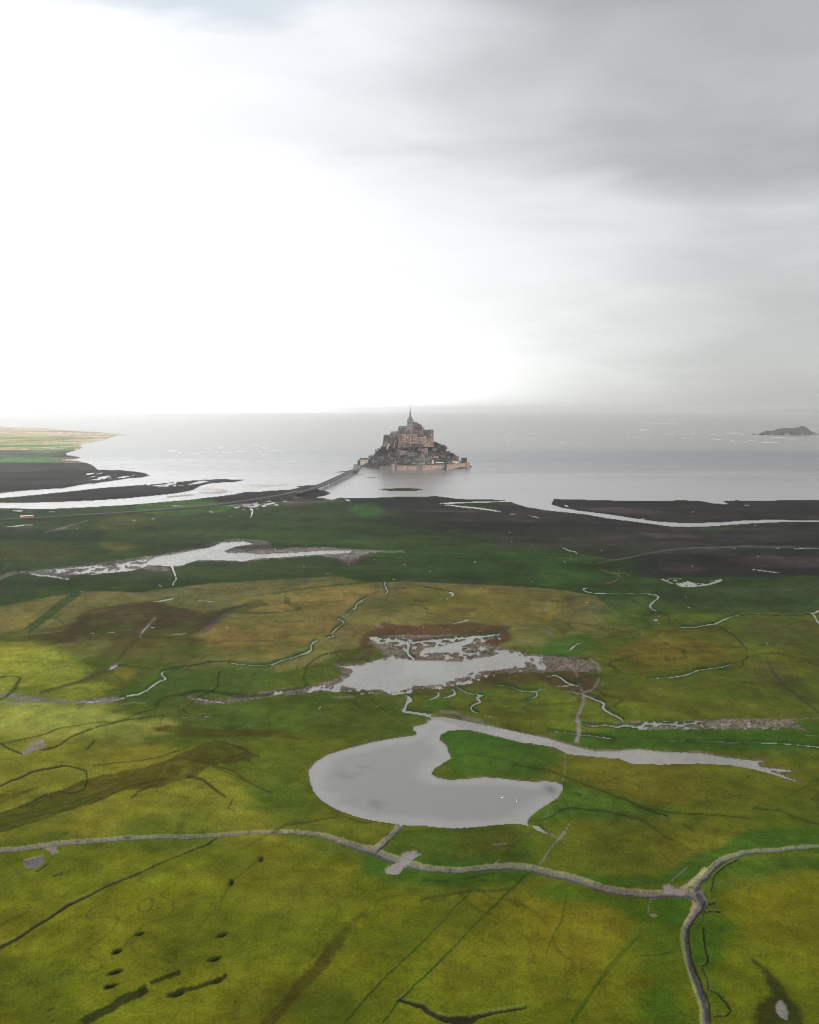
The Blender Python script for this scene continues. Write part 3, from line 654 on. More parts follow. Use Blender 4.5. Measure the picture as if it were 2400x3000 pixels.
for k, pts, w in (
        (5, ((895, 715, 9), (860, 688, 8), (850, 655, 9), (855, 622, 8), (838, 602, 6), (760, 592, 5), (660, 588, 3)), 7), (5, ((878, 612, 6), (960, 600, 7), (1060, 590, 6), (1180, 583, 6), (1290, 575, 8), (1430, 556, 4)), 6),
        (4, ((1085, 125, 8), (1100, 160, 6), (1112, 190, 5), (1115, 210, 4), (1095, 230, 4), (1092, 248, 5)), 5), (4, ((185, 172, 2), (240, 182, 5), (330, 190, 5), (435, 208, 3)), 4), (4, ((1000, 245), (1025, 252)), 7),
        (4, ((705, 258), (735, 264)), 4), (4, ((490, 285), (540, 282)), 4), (4, ((965, 350, 1), (1045, 340, 6), (1100, 330, 3)), 5), (4, ((1250, 340, 4), (1300, 345, 3), (1358, 353, 2)), 4),
        (4, ((1420, 510), (1450, 511)), 4), (4, ((1050, 560, 3), (1130, 553, 4), (1175, 549, 3)), 4), (4, ((945, 493, 4), (915, 522, 4), (895, 545, 3)), 4), (4, ((945, 510), (985, 510)), 3), (4, ((555, 550), (600, 548)), 4),
        (4, ((665, 543), (745, 540)), 2), (4, ((145, 583), (210, 581)), 2.5), (4, ((168, 524), (180, 530)), 6), (4, ((815, 524), (828, 527)), 4), (4, ((1600, 325), (1665, 320)), 3), (4, ((1170, 322), (1190, 320)), 3),
        (4, ((680, 778, 3), (715, 765, 8), (745, 752, 4)), 5),
        (4, ((1185, 762, 2), (1040, 790, 4), (1018, 800, 6), (1030, 818, 6), (1052, 835, 6), (1000, 856, 7), (960, 885, 8), (930, 910, 7), (870, 935, 7), (800, 945, 8)), 6),
        (4, ((480, 990, 3), (560, 985, 5), (640, 975, 5), (720, 975, 4), (790, 955, 5)), 5), (4, ((620, 938), (560, 985), (490, 1035)), 3), (4, ((1040, 1085), (1065, 1086)), 4), (4, ((1290, 1078), (1330, 1076)), 4), (4, ((1120, 1080), (1260, 1075)), 1.5),
        (4, ((1220, 968, 3), (1245, 960, 7), (1320, 975, 5), (1420, 990, 5)), 5), (4, ((1440, 735, 2), (1480, 740, 4), (1560, 750, 3), (1660, 755, 3), (1725, 744, 4)), 3), (4, ((1624, 832), (1638, 834)), 4),
        (5, ((712, 222, 3), (704, 236, 4), (712, 250, 3), (714, 262, 4), (726, 283, 4), (712, 298, 4)), 4), (5, ((600, 325, 2), (560, 342, 4), (530, 362, 4), (522, 388, 4), (490, 412, 3), (465, 433, 3)), 4),
        (5, ((405, 458, 6), (425, 466, 4), (450, 476, 4), (440, 490, 4), (420, 505, 3), (390, 528, 4), (372, 552, 4), (384, 568, 4), (335, 582, 4)), 4),
        (5, ((285, 595, 4), (255, 605, 5), (240, 625, 5), (242, 655, 7), (200, 678, 6), (140, 698, 4), (60, 722, 4), (0, 744, 5)), 5),
        (5, ((1110, 290, 5), (1135, 295, 6), (1138, 305, 5), (1125, 315, 6)), 5), (5, ((1095, 330), (1110, 332)), 4), (5, ((953, 418, 3), (955, 435, 6)), 5), (5, ((985, 455), (1000, 453)), 4), (5, ((1138, 488, 3), (1190, 475, 4), (1236, 464, 6)), 4),
        (5, ((1250, 428), (1268, 427)), 4), (5, ((1245, 443), (1262, 441)), 3), (5, ((942, 515, 3), (956, 510, 6)), 5), (5, ((1060, 512), (1078, 508)), 3), (5, ((1100, 524), (1115, 524)), 3), (5, ((1285, 536), (1335, 532)), 3.5), (5, ((1375, 508), (1400, 509)), 3),
        (5, ((810, 560, 6), (840, 562, 5)), 5), (5, ((850, 550), (864, 549)), 4), (5, ((745, 667), (768, 665)), 4), (5, ((120, 802), (150, 812)), 6), (5, ((260, 987), (290, 992)), 5), (5, ((285, 1030), (290, 1018), (304, 1014)), 5), (5, ((648, 1010), (672, 1013)), 4),
        (5, ((845, 945, 4), (868, 958, 9), (875, 975, 9), (848, 988, 9), (838, 1005, 10), (835, 1025, 9), (820, 1045, 8), (900, 1052, 7), (1000, 1068, 9)), 8),
        (5, ((1045, 918, 3), (1048, 940, 9), (1020, 958, 7), (985, 972, 3)), 6), (5, ((1060, 958, 3), (1110, 948, 6), (1150, 935, 9), (1148, 918, 6), (1128, 898, 3)), 6),
        (5, ((1160, 888, 3), (1195, 908, 3), (1230, 926, 4), (1300, 937, 4), (1338, 940, 4)), 4), (5, ((1325, 940, 5), (1285, 955, 9), (1305, 972, 10), (1308, 985, 7), (1265, 1002, 6), (1248, 1020, 7), (1262, 1040, 5), (1300, 1055, 3)), 6), (5, ((1320, 1066), (1375, 1074), (1432, 1078)), 3.5),
        (5, ((1390, 873, 2), (1470, 882, 3), (1530, 898, 4), (1580, 913, 4), (1670, 918, 5), (1668, 945, 7), (1640, 962, 4), (1585, 975, 2)), 4), (5, ((1670, 918, 5), (1690, 903, 5), (1725, 897, 3)), 4), (5, ((385, 955), (460, 956)), 3), (5, ((1430, 845), (1455, 868)), 2), (5, ((1700, 441), (1725, 441)), 2.5),
        (5, ((190, 118), (200, 135)), 5), (5, ((1268, 100), (1285, 97)), 5), (5, ((980, 160), (1000, 154)), 5), (5, ((815, 108), (845, 122)), 3), (5, ((1630, 228), (1640, 218)), 5), (5, ((1603, 238), (1620, 236)), 3), (5, ((1190, 43), (1202, 46)), 4), (5, ((320, 68), (330, 68)), 4), (5, ((632, 81), (648, 80)), 4), (5, ((330, 172), (368, 166)), 3),
        (6, ((275, 263, 2), (235, 266, 4), (238, 278, 4), (265, 290, 4), (320, 298, 3), (420, 300, 2.5), (520, 300, 2.5), (640, 300, 3), (690, 306, 4), (712, 318, 6), (700, 335, 5), (668, 358, 6), (655, 375, 7), (668, 395, 4), (695, 406, 4)), 4),
        (6, ((688, 418), (698, 428)), 6), (6, ((705, 440), (720, 438)), 4), (6, ((675, 460), (690, 468), (710, 462)), 5), (6, ((605, 558, 3), (608, 545, 4), (625, 538, 2)), 4), (6, ((700, 488), (730, 489)), 2.5),
        (6, ((845, 514, 3), (955, 509, 3), (1000, 500, 3), (1070, 490, 5), (1105, 472, 6), (1150, 452, 6), (1185, 442, 3), (1222, 437, 2)), 4), (6, ((1098, 520), (1110, 525)), 5), (6, ((1198, 572), (1208, 578)), 5), (6, ((1232, 615), (1245, 625)), 5), (6, ((1280, 693), (1290, 694)), 4),
        (6, ((1165, 747, 4), (1120, 760, 4), (1060, 772, 4), (1000, 778, 3), (950, 786, 5), (920, 800, 5), (860, 818, 6), (780, 828, 4), (720, 832, 4), (640, 838, 2)), 4),
        (6, ((1395, 614), (1405, 616)), 6), (6, ((250, 355), (268, 354)), 6), (6, ((880, 310), (888, 325)), 5), (6, ((892, 384), (915, 383)), 4), (6, ((900, 437), (915, 437)), 2), (6, ((920, 115), (928, 130)), 5), (6, ((1336, 66), (1346, 60)), 6), (6, ((1685, 272), (1700, 274)), 3),
        (6, ((105, 10), (155, 30), (190, 35), (195, 48)), 3), (6, ((172, 74), (182, 74)), 4), (6, ((108, 92), (125, 104)), 5), (6, ((345, 24), (356, 25)), 3), (6, ((1303, 146, 3), (1350, 152, 4), (1410, 158, 4), (1475, 168, 2)), 3),
        (6, ((1725, 404, 6), (1700, 418, 6), (1662, 427, 3)), 5), (6, ((1690, 430, 6), (1705, 455, 7), (1725, 485, 8)), 7), (6, ((1585, 433), (1600, 434)), 3),
        (6, ((140, 660, 3), (160, 645, 7), (195, 618, 4), (240, 604, 2)), 4), (6, ((280, 600), (292, 598)), 4),
        (6, ((850, 256, 3), (940, 252, 5), (1030, 240, 7), (1085, 222, 8), (1112, 212, 5)), 6),
        (6, ((0, 818, 3), (60, 815, 6), (100, 832, 7), (125, 858, 7), (160, 872, 7), (205, 882, 4)), 6), (6, ((0, 890, 3), (80, 882, 4), (150, 880, 5)), 4), (6, ((0, 850), (80, 868)), 2),
        (6, ((160, 925, 3), (230, 935, 5), (280, 955, 6), (340, 978, 6), (370, 995, 9), (358, 1015, 10), (385, 1042, 8), (430, 1065, 7), (470, 1085, 7), (488, 1108, 6)), 6), (6, ((290, 922), (340, 935), (362, 945)), 3),
        (6, ((220, 1115, 2), (290, 1135, 4), (380, 1128, 4), (450, 1142, 7), (500, 1130, 8), (560, 1140, 8), (640, 1155, 6)), 6), (6, ((580, 1140, 6), (640, 1120, 5), (760, 1122, 8), (860, 1128, 7), (940, 1112, 4)), 6),
        (6, ((1530, 1100), (1700, 1090)), 2), (6, ((1560, 1130), (1610, 1150), (1660, 1168)), 2.5), (6, ((1625, 1192), (1725, 1190)), 3),
        (6, ((0, 1163, 2), (60, 1170, 4), (200, 1188, 3), (360, 1206, 4), (400, 1214, 7), (440, 1219, 2)), 3), (6, ((580, 1218), (700, 1224), (830, 1230)), 2.5), (6, ((880, 1233, 3), (1100, 1236, 3), (1380, 1242, 5), (1550, 1250, 4), (1725, 1268, 4)), 3.5),
        (6, ((400, 506), (418, 506)), 2), (6, ((790, 893), (830, 896)), 1.5), (6, ((1280, 870), (1320, 868)), 2.5), (6, ((0, 440), (40, 441)), 2),
        (9, ((1690, 665), (1725, 668)), 5), (9, ((285, 368), (330, 378)), 4), (9, ((820, 548), (870, 562)), 6), (9, ((55, 480), (60, 480)), .5),
        (2, ((1500, 577, 5), (1400, 582, 3), (1250, 584, 3), (1120, 590, 7), (1045, 594, 5), (1120, 603, 4), (1260, 618, 5), (1340, 628, 5), (1400, 637, 5), (1440, 645, 2)), 4), (2, ((1488, 656, 4), (1540, 661, 3)), 4), (2, ((1610, 664, 2), (1695, 688, 4)), 3),
        (2, ((0, 880), (26, 879)), 4), (2, ((0, 601), (45, 601)), 5), (2, ((320, 563), (395, 565)), 5), (2, ((455, 565), (488, 576)), 8), (2, ((515, 592), (522, 606)), 3), (2, ((208, 846), (214, 860)), 4), (2, ((172, 826), (178, 827)), 3), (2, ((622, 862), (638, 863)), 3), (2, ((1488, 775), (1505, 773)), 4), (2, ((1500, 832), (1512, 830)), 3), (2, ((1108, 808), (1120, 808)), 3), (2, ((1640, 741), (1655, 738)), 3), (2, ((1325, 780), (1345, 775)), 2), (2, ((755, 1071), (780, 1070)), 3),
        (3, ((112, 600, 5), (142, 612, 9)), 7), (3, ((590, 691), (630, 690)), 4), (3, ((925, 645), (935, 640)), 5), (3, ((980, 612), (1010, 613)), 2), (3, ((1250, 602), (1310, 606)), 3), (3, ((1300, 730), (1340, 731)), 2), (3, ((1030, 851), (1042, 852)), 3),
        (3, ((1550, 875, 2), (1640, 878, 4), (1725, 878, 4)), 3), (3, ((1430, 873), (1500, 876)), 1.5), (3, ((1175, 874), (1220, 875)), 1.5), (3, ((770, 1068), (880, 1065)), 3),
        (1, ((80, 638), (165, 639)), 3), (1, ((45, 735, 2), (120, 733, 4), (210, 726, 2)), 3), (1, ((480, 751), (496, 750)), 4), (1, ((285, 777), (300, 776)), 4), (1, ((984, 855), (990, 856)), 5), (1, ((34, 941), (44, 942)), 4), (1, ((945, 601), (958, 600)), 4), (1, ((1075, 610), (1170, 604)), 4), (1, ((960, 688), (990, 686)), 3), (1, ((830, 699), (880, 694)), 2.5), (1, ((1265, 683), (1290, 682)), 3), (1, ((1440, 670), (1470, 672)), 3), (1, ((1150, 578), (1165, 577)), 3), (1, ((1320, 640), (1350, 648)), 4),
        (1, ((1580, 628, 9), (1598, 632, 6), (1592, 660, 4), (1582, 685, 3)), 4), (1, ((1650, 608, 8), (1690, 606, 4)), 5), (1, ((1570, 708), (1580, 709)), 3),
        (8, ((1455, 800, 8), (1490, 815, 18), (1512, 830, 12), (1550, 855, 4)), 8), (8, ((1350, 912), (1400, 912)), 1)):
    W(k, pts, w)

# --- silt tracks and trodden ground
for k, pts, w, a in (
        (6, ((120, 700), (150, 760), (190, 800), (205, 860), (235, 930)), 5, .7), (6, ((240, 940, 9), (235, 1000, 10), (195, 1080, 9), (205, 1120, 14), (208, 1170, 12), (190, 1245, 12)), 10, .8),
        (6, ((275, 715), (320, 745), (340, 790), (330, 850), (300, 905), (240, 930)), 7, .7), (6, ((130, 990), (190, 950), (300, 900), (370, 870)), 3, .5), (6, ((120, 915), (230, 935), (300, 960)), 4, .6),
        (9, ((300, 215), (300, 280), (285, 360)), 5, .35), (9, ((325, 600), (290, 660), (220, 740), (180, 800), (150, 845)), 4, .75), (9, ((180, 640), (260, 690)), 4, .7), (9, ((300, 650), (265, 695)), 9, .8),
        (9, ((205, 530), (180, 600)), 2, .5), (9, ((890, 930), (930, 890), (990, 845)), 3, .6), (9, ((765, 1110), (780, 1030)), 2, .5),
        (4, ((-400, 950, 16), (0, 940, 10), (100, 955, 20), (180, 965, 22), (300, 975, 12), (470, 990, 8), (560, 985, 14), (640, 980, 20), (700, 975, 16), (790, 960, 6)), 12, .8), (4, ((0, 985), (100, 1000), (160, 990)), 10, .5),
        (4, ((780, 1000), (920, 993)), 3, .6), (4, ((985, 455), (935, 500), (880, 580)), 8, .5), (4, ((740, 745), (700, 775)), 10, .6),
        (6, ((1100, 60), (1500, 70)), 10, .15), (8, ((1225, 915, 3), (1290, 908, 8), (1310, 905, 4)), 6, .5), (5, ((655, 505), (690, 515)), 7, .5), (6, ((0, 545), (45, 560)), 7, .35), (5, ((380, 955), (520, 955)), 3, .6), (5, ((1050, 1050), (1150, 1055), (1240, 1090), (1330, 1110)), 9, .5),
        (1, ((1440, 600), (1725, 605)), 12, .3), (2, ((0, 590), (500, 575)), 3, .4), (2, ((500, 890), (740, 900), (830, 898)), 6, .5), (2, ((900, 642), (1300, 648)), 2, .4)):
    paint(strip(wiggle(Z(k, *pts), 2), w), (.17, .145, .14), a, 3, 2.5, 8, 21)
for poly in (Z(7, (140, 235), (170, 190), (220, 150), (250, 135), (285, 160), (290, 200), (230, 215), (190, 235), (80, 262)), Z(7, (270, 830), (355, 820), (370, 860), (350, 880), (310, 860))):
    paint(poly, (.19, .16, .155), .75, 4, 6, 9, 12, 6)
bare = Z(7, (145, 910), (175, 903), (230, 893), (280, 878), (278, 915), (235, 952), (172, 955))
paint(strip(bare + [bare[0]], 5), (.22, .20, .12), .7, 3, 1.5, 8)
paint(bare, (.095, .085, .088), 1, 2, 2, 8); level(bare, .18, 2)
spot = Z(12, (1455, 945), (1490, 928), (1520, 960), (1532, 1010), (1525, 1060), (1480, 1040), (1450, 1000))
paint(spot, (.17, .14, .13), .95, 4, 5, 10); level(spot, .15, 4)
paint(Z(12, (655, 390), (680, 388), (708, 400), (690, 410), (660, 405)), (.20, .19, .17), .8, 2, 3, 6)
paint(Z(12, (1300, 690), (1330, 680), (1345, 700), (1320, 715)), (.03, .03, .01), .6, 4)

# --- dark ditches
DK = (.016, .014, .011)
def ditch(k, pts, w, col=DK, z=.05, a=.9, rim=True):
    q = wiggle(Z(k, *pts), 1.3)
    if rim: paint(strip([(p[0], p[1] - w * .6) + tuple(p[2:]) for p in q], w * 1.3), (.13, .15, .03), .5, 3, 2, 10)
    level(strip(q, w), z, 2)
    paint(strip(q, w), col, a, 2.0, 1.2, 8)
for k, pts, w in (
        (10, ((1200, -10, 3), (1000, 70, 4), (850, 140, 5), (720, 190, 6), (560, 270, 7), (430, 330, 9), (330, 400, 9), (200, 480, 9), (100, 545, 10), (30, 580, 11), (-60, 640, 12)), 8),
        (7, ((1380, 770, 3), (1300, 815, 7), (1200, 850, 5), (1100, 895, 3)), 5),
        (7, ((0, 437), (50, 412), (130, 385), (200, 350), (280, 330), (420, 308)), 6), (7, ((420, 308), (480, 322), (545, 345), (552, 400), (535, 455), (480, 478), (440, 486), (380, 470), (300, 488), (200, 540), (100, 580), (0, 618)), 4),
        (7, ((0, 165), (40, 195), (80, 212), (145, 237)), 5), (7, ((250, 212), (330, 195), (375, 180), (410, 155), (450, 128), (520, 100), (590, 75)), 4), (7, ((600, 68), (720, 40), (820, 18), (900, 8), (1040, -12)), 3),
        (7, ((230, 980), (300, 930)), 4),
        (4, ((1385, 790), (1378, 830), (1378, 880), (1340, 918), (1270, 940), (1240, 960)), 4), (4, ((1240, 960), (1190, 1005), (1150, 1030), (1185, 1055), (1260, 1072), (1420, 1075)), 2.5), (4, ((740, 750), (900, 762), (980, 775)), 3),
        (4, ((1180, 762), (1250, 745), (1330, 730), (1400, 726), (1450, 732)), 4), (4, ((1600, 820), (1640, 785), (1725, 750)), 2.5),
        (5, ((955, 256), (1050, 270), (1100, 280), (1140, 292)), 3.5), (5, ((865, 365), (920, 370), (955, 385), (972, 405)), 3),
        (6, ((325, 115), (328, 135), (345, 155), (390, 172), (440, 182), (465, 198), (462, 215), (430, 232), (380, 245)), 4), (6, ((430, 180), (500, 172), (525, 188)), 2.5),
        (6, ((1222, 437), (1300, 430), (1400, 432), (1500, 440), (1600, 434), (1680, 428)), 3.5), (6, ((1090, 500), (1115, 520), (1170, 550), (1205, 580), (1245, 625), (1270, 660)), 4), (6, ((1270, 700), (1220, 730), (1165, 748)), 2),
        (12, ((1220, 45), (1150, 75), (1090, 120), (1060, 150), (1052, 200), (1045, 250)), 6), (12, ((1000, 300), (1015, 335), (1070, 318)), 8), (12, ((1015, 335), (1000, 382), (1050, 372), (1100, 376)), 5), (12, ((995, 385), (985, 450)), 4),
        (12, ((990, 470), (1005, 600), (1022, 660), (1015, 700), (982, 725), (1000, 760), (1018, 800), (1028, 870), (1080, 890), (1130, 940), (1165, 995), (1140, 1030), (1055, 1045)), 5),
        (11, ((800, 930, 10), (860, 945, 10), (910, 962, 14), (950, 970, 14), (975, 1000, 16), (1030, 1030, 14), (1100, 1052, 20), (1180, 1055, 26), (1250, 1055, 24), (1300, 1030, 14), (1400, 1010, 10), (1500, 992, 8), (1600, 975, 6)), 12),
        (11, ((780, 935), (830, 900)), 5)):
    ditch(k, pts, w)
# peaty holes in the front field
for u, v, a, b in ((880, 515, 36, 17), (1400, 520, 44, 20), (735, 628, 42, 19), (1355, 672, 50, 21), (725, 755, 55, 20), (695, 845, 52, 18), (1120, 895, 52, 20), (1370, 815, 42, 16), (1460, 190, 18, 26), (1645, 45, 20, 20)):
    q = [(u + a * math.cos(t) - b * .4 * math.sin(t) * (1 if a > b else 0), v + b * math.sin(t) - a * .22 * math.cos(t)) for t in np.linspace(0, 2 * math.pi, 14)[:-1]]
    q2 = [(u + (x - u) * .62 + 4, v + (y - v) * .62) for x, y in q]
    paint(Z(10, *q), (.024, .028, .006), .85, 8, 6, 10, 5)
    level(Z(10, *q2), .05, 8); paint(Z(10, *q2), (.007, .007, .006), .95, 7, 5, 8, 6)
for pts, w in ((((950, 832), (1030, 795), (1140, 760)), 14), (((520, 1085), (620, 1025), (700, 990), (760, 940), (850, 905), (930, 862)), 26), (((1050, 905), (1180, 865), (1300, 835), (1380, 800), (1435, 780)), 13), (((870, 900), (930, 865)), 16)):
    stroke(10, pts, w, (.016, .020, .005), .85, 8, 3, 8)
for pts in (((290, 1000), (350, 980)), ((1480, 940), (1495, 950)), ((320, 1078), (345, 1060)), ((330, 150), (400, 135))):
    stroke(10, pts, 5, (.02, .02, .006), .7)

# --- the big muddy ditch across the foreground and its branches
BIG = (Z(7, (-1200, 915, 15), (-500, 880, 15), (0, 852, 14), (100, 846, 14), (200, 834, 14), (300, 820, 14), (400, 806, 15), (600, 792, 14), (800, 775, 13), (1000, 765, 12), (1200, 768, 12), (1400, 756, 12), (1600, 740, 11), (1725, 736, 11))
       + Z(8, (130, 846, 11), (250, 858, 13), (310, 873, 15), (350, 888, 18), (410, 910, 18), (470, 932, 22), (560, 952, 26), (640, 990, 26), (720, 1020, 26), (800, 1040, 24), (850, 1050, 20), (990, 1062, 18), (1060, 1062, 16), (1200, 1045, 18), (1340, 1040, 20), (1450, 1052, 22), (1600, 1092, 24))
       + Z(12, (120, 155, 25), (250, 198, 24), (380, 238, 23), (500, 258, 23), (650, 272, 24), (780, 264, 24), (880, 262, 28), (960, 285, 40)))
UP = Z(12, (960, 250, 34), (950, 215, 36), (985, 172, 26), (1010, 150, 20), (1060, 95, 20), (1110, 48, 19), (1200, 20, 15)) + Z(9, (1300, 768, 14), (1400, 758, 13), (1500, 755, 12), (1560, 742, 10), (1725, 734, 9), (2600, 715, 9))
DOWN = Z(12, (950, 240, 44), (985, 300, 50), (985, 345, 36), (950, 385, 26), (915, 430, 24), (888, 480, 22), (880, 530, 22), (888, 600, 22), (905, 680, 24), (930, 760, 26), (965, 850, 28), (995, 930, 30), (1012, 1000, 30), (1015, 1090, 32), (1010, 1300, 34))
OUT = Z(8, (725, 800, 26), (700, 830, 18), (672, 862, 16), (640, 890, 18), (610, 920, 20), (575, 948, 24))
SIDE = [Z(8, (740, 950), (800, 943), (832, 965), (785, 1000), (745, 1030), (735, 1045), (705, 1083), (640, 1078), (623, 1045), (660, 1022), (720, 1005), (700, 985)),
        Z(12, (735, 205), (780, 188), (805, 215), (850, 225), (900, 240), (850, 262), (740, 250))]
SUNLIT_RIM = (.25, .235, .14)  # straw rim, paled to paint sunlight onto the far and left banks
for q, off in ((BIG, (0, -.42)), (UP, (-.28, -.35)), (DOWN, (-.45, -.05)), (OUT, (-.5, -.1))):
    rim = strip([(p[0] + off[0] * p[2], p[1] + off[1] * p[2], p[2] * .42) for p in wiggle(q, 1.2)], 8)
    paint(rim, SUNLIT_RIM, .62, 4, 4, 9, 41, 3)
stroke(12, ((940, 340), (920, 400), (880, 470)), 16, (.30, .24, .16), .85, 4)  # sunlit left bank faces, painted as pale strips
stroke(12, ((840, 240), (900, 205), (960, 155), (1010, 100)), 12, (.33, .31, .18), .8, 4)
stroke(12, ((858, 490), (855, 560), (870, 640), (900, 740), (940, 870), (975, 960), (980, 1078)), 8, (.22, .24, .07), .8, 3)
for q in (BIG, UP, DOWN):
    level(strip([(p[0], p[1], p[2] * 2.9) for p in q], 30), .72, 18, a=.9)
for q in (BIG, UP, DOWN, OUT):
    qq = [(p[0], p[1], p[2] * random.uniform(.52, .80)) for p in wiggle(q, 1.6, 5)]
    body = strip(qq, 10)
    paint(body, (.108, .104, .094), .95, 3, 4.5, 12, 42)
    level(body, .02, 4)
    core = strip([(p[0] + .08 * p[2], p[1] + .16 * p[2], p[2] * .55) for p in qq], 6)
    paint(core, (.040, .040, .038), .8, 3, 2.5, 9, 43)
for q in SIDE:
    paint(q, (.20, .17, .165), .9, 3, 4, 9, 44, 5); level(q, .12, 3)
stroke(12, ((1005, 300), (985, 360), (940, 420), (905, 480), (900, 560), (920, 680), (985, 850), (1030, 960), (1040, 1078)), 5, (.02, .02, .014), .85, 3)  # shade along the near and right banks, painted as dark lines
stroke(12, ((1000, 190), (1040, 140), (1120, 60), (1180, 35), (1250, 22)), 5, (.025, .025, .018), .7, 3)
stroke(8, ((490, 950), (560, 968), (600, 990)), 4, (.03, .03, .02), .6)
stroke(8, ((592, 940), (640, 905), (660, 880)), 7, (.03, .028, .02), .8)
stroke(8, ((1060, 1068), (1200, 1052), (1300, 1046)), 5, (.05, .045, .04), .7)
for k, pts in ((8, ((345, 900), (385, 885), (398, 868))), (8, ((1235, 1030), (1275, 995))), (8, ((1640, 1085), (1645, 1062))), (9, ((300, 890), (302, 865))), (9, ((555, 960), (550, 945))), (9, ((340, 905), (345, 893))), (9, ((100, 875), (95, 860)))):
    stroke(k, pts, 4, (.16, .15, .12), .8, 2)
for k, pts in ((12, ((125, 130), (128, 112))), (12, ((408, 215), (410, 198))), (8, ((992, 1065), (994, 1045))), (7, ((345, 790), (360, 786)))):
    stroke(k, pts, 4, (.03, .03, .02), .8, 2)
stroke(12, ((655, 300), (685, 292), (700, 285)), 8, (.10, .095, .09), .8, 3)

# relief and mottle
mask_land = hgt > .12
tus = fbm(X, Y, 5.0, 3, 51) - .5
slow = fbm(X, Y, 60.0, 4, 52) - .5
hgt = np.where(mask_land, hgt + (tus * .42 + slow * .25) * sstep(hgt, .12, .4), hgt)
hgt = np.where(mask_land, np.maximum(hgt, .10), hgt)
mot = fbm(X, Y * .8, 26.0, 5, 53)
mot2 = fbm(X + 900, Y, 7.0, 4, 54)
mot3 = fbm(X / 2.6, Y, 95.0, 5, 56)
mot4 = fbm(X / 3.5 + 40, Y, 30.0, 4, 57)
farw = sstep(Y, 450, 1000)
k = 1.0 - .16 * farw + (mot - .5) * .75 + (mot2 - .5) * .55 + farw * ((mot3 - .5) * 1.3 + (mot4 - .5) * .8)
purple = (sstep(fbm(X / 3 - 70, Y, 120.0, 5, 58), .52, .66) * farw * .45)[:, None] * (hgt > .1)[:, None]
alb = alb * (1 - purple) + np.array((.045, .040, .036)) * purple
alb = alb * k[:, None]
# hair-fine drains winding through the turf
wx = X + (fbm(X, Y, 40., 3, 64) - .5) * 40; wy = Y + (fbm(X, Y, 40., 3, 65) - .5) * 40
for L_, wd, sd_, am, y0_, y1_ in ((170., .006, 66, .75, 330, 1300), (75., .007, 67, .6, 300, 800), (34., .010, 68, .35, 240, 520)):
    rr_ = np.abs(fbm(wx, wy * .8, L_, 3, sd_) - .5)
    gate = sstep(fbm(X + 500, Y, L_ * 2.2, 3, sd_ + 9), .42, .58) * sstep(Y, y0_ * .8, y0_) * (1 - sstep(Y, y1_, y1_ * 1.2))
    mm_ = (1 - sstep(rr_, wd * .4, wd)) * gate * am * (hgt > .2)
    alb = alb * (1 - mm_[:, None]) + np.array((.016, .024, .007)) * mm_[:, None]
grit = np.random.RandomState(3).rand(N)
alb = alb * (1 + (grit - .5) * .28)[:, None]
warm = (fbm(X - 300, Y, 42.0, 4, 55) - .5) * .34
alb[:, 0] *= 1 + warm; alb[:, 0] *= 1.05; alb[:, 1] *= 1.03 - warm * .25
# wind-combed streaks and lusher hollows in the near fields
comb_ = fbm(X * .35 + Y * .9, Y * .35 - X * .9 * .3, 9.0, 4, 59) - .5
hol = sstep(fbm(X + 77, Y, 30.0, 5, 60), .50, .68) * sstep(900 - Y, 0, 300)
grassy = (alb[:, 1] > alb[:, 2] * 3)
alb = np.where(grassy[:, None], alb * (1 + comb_ * .5)[:, None], alb)
alb = np.where(grassy[:, None], alb * (1 - (hol * .38)[:, None]) + np.array((.044, .080, .006)) * (hol * .38)[:, None], alb)
alb = np.clip(alb, .002, .8)

# wetness: low ground shines a little
wetv = (1 - sstep(hgt, .05, .32)) * np.clip(alb.mean(1) / .10, 0, 1) ** 1.5

# assemble: fan rows plus one skirt behind the viewer
skX = cs * 4000.0
sx = np.concatenate([X, skX]); sy = np.concatenate([Y, np.full(NC, -2500.0)]); sz = np.concatenate([hgt, np.full(NC, .5)])
co = np.stack([sx, sy, sz], 1)
ii = np.arange((NR - 1) * NC).reshape(NR - 1, NC)[:, :-1].ravel()
quads = np.stack([ii, ii + 1, ii + NC + 1, ii + NC], 1)
b = np.arange(NC - 1); sk = NR * NC + b
quads = np.concatenate([quads, np.stack([sk, sk + 1, b + 1, b], 1)])
me = bpy.data.meshes.new('salt_marsh')
me.vertices.add(len(co)); me.vertices.foreach_set('co', co.ravel().astype(np.float32))
nq = len(quads)
me.loops.add(nq * 4); me.loops.foreach_set('vertex_index', quads.ravel().astype(np.int32))
me.polygons.add(nq); me.polygons.foreach_set('loop_start', (np.arange(nq) * 4).astype(np.int32))
me.update(calc_edges=True)
me.polygons.foreach_set('use_smooth', np.ones(nq, bool))
at = me.attributes.new('cover', 'FLOAT_COLOR', 'POINT')
cc = np.ones((len(co), 4), np.float32)
cc[:N, :3] = alb; cc[N:, :3] = (.08, .08, .01); cc[:N, 3] = wetv; cc[N:, 3] = 0
at.data.foreach_set('color', cc.ravel())

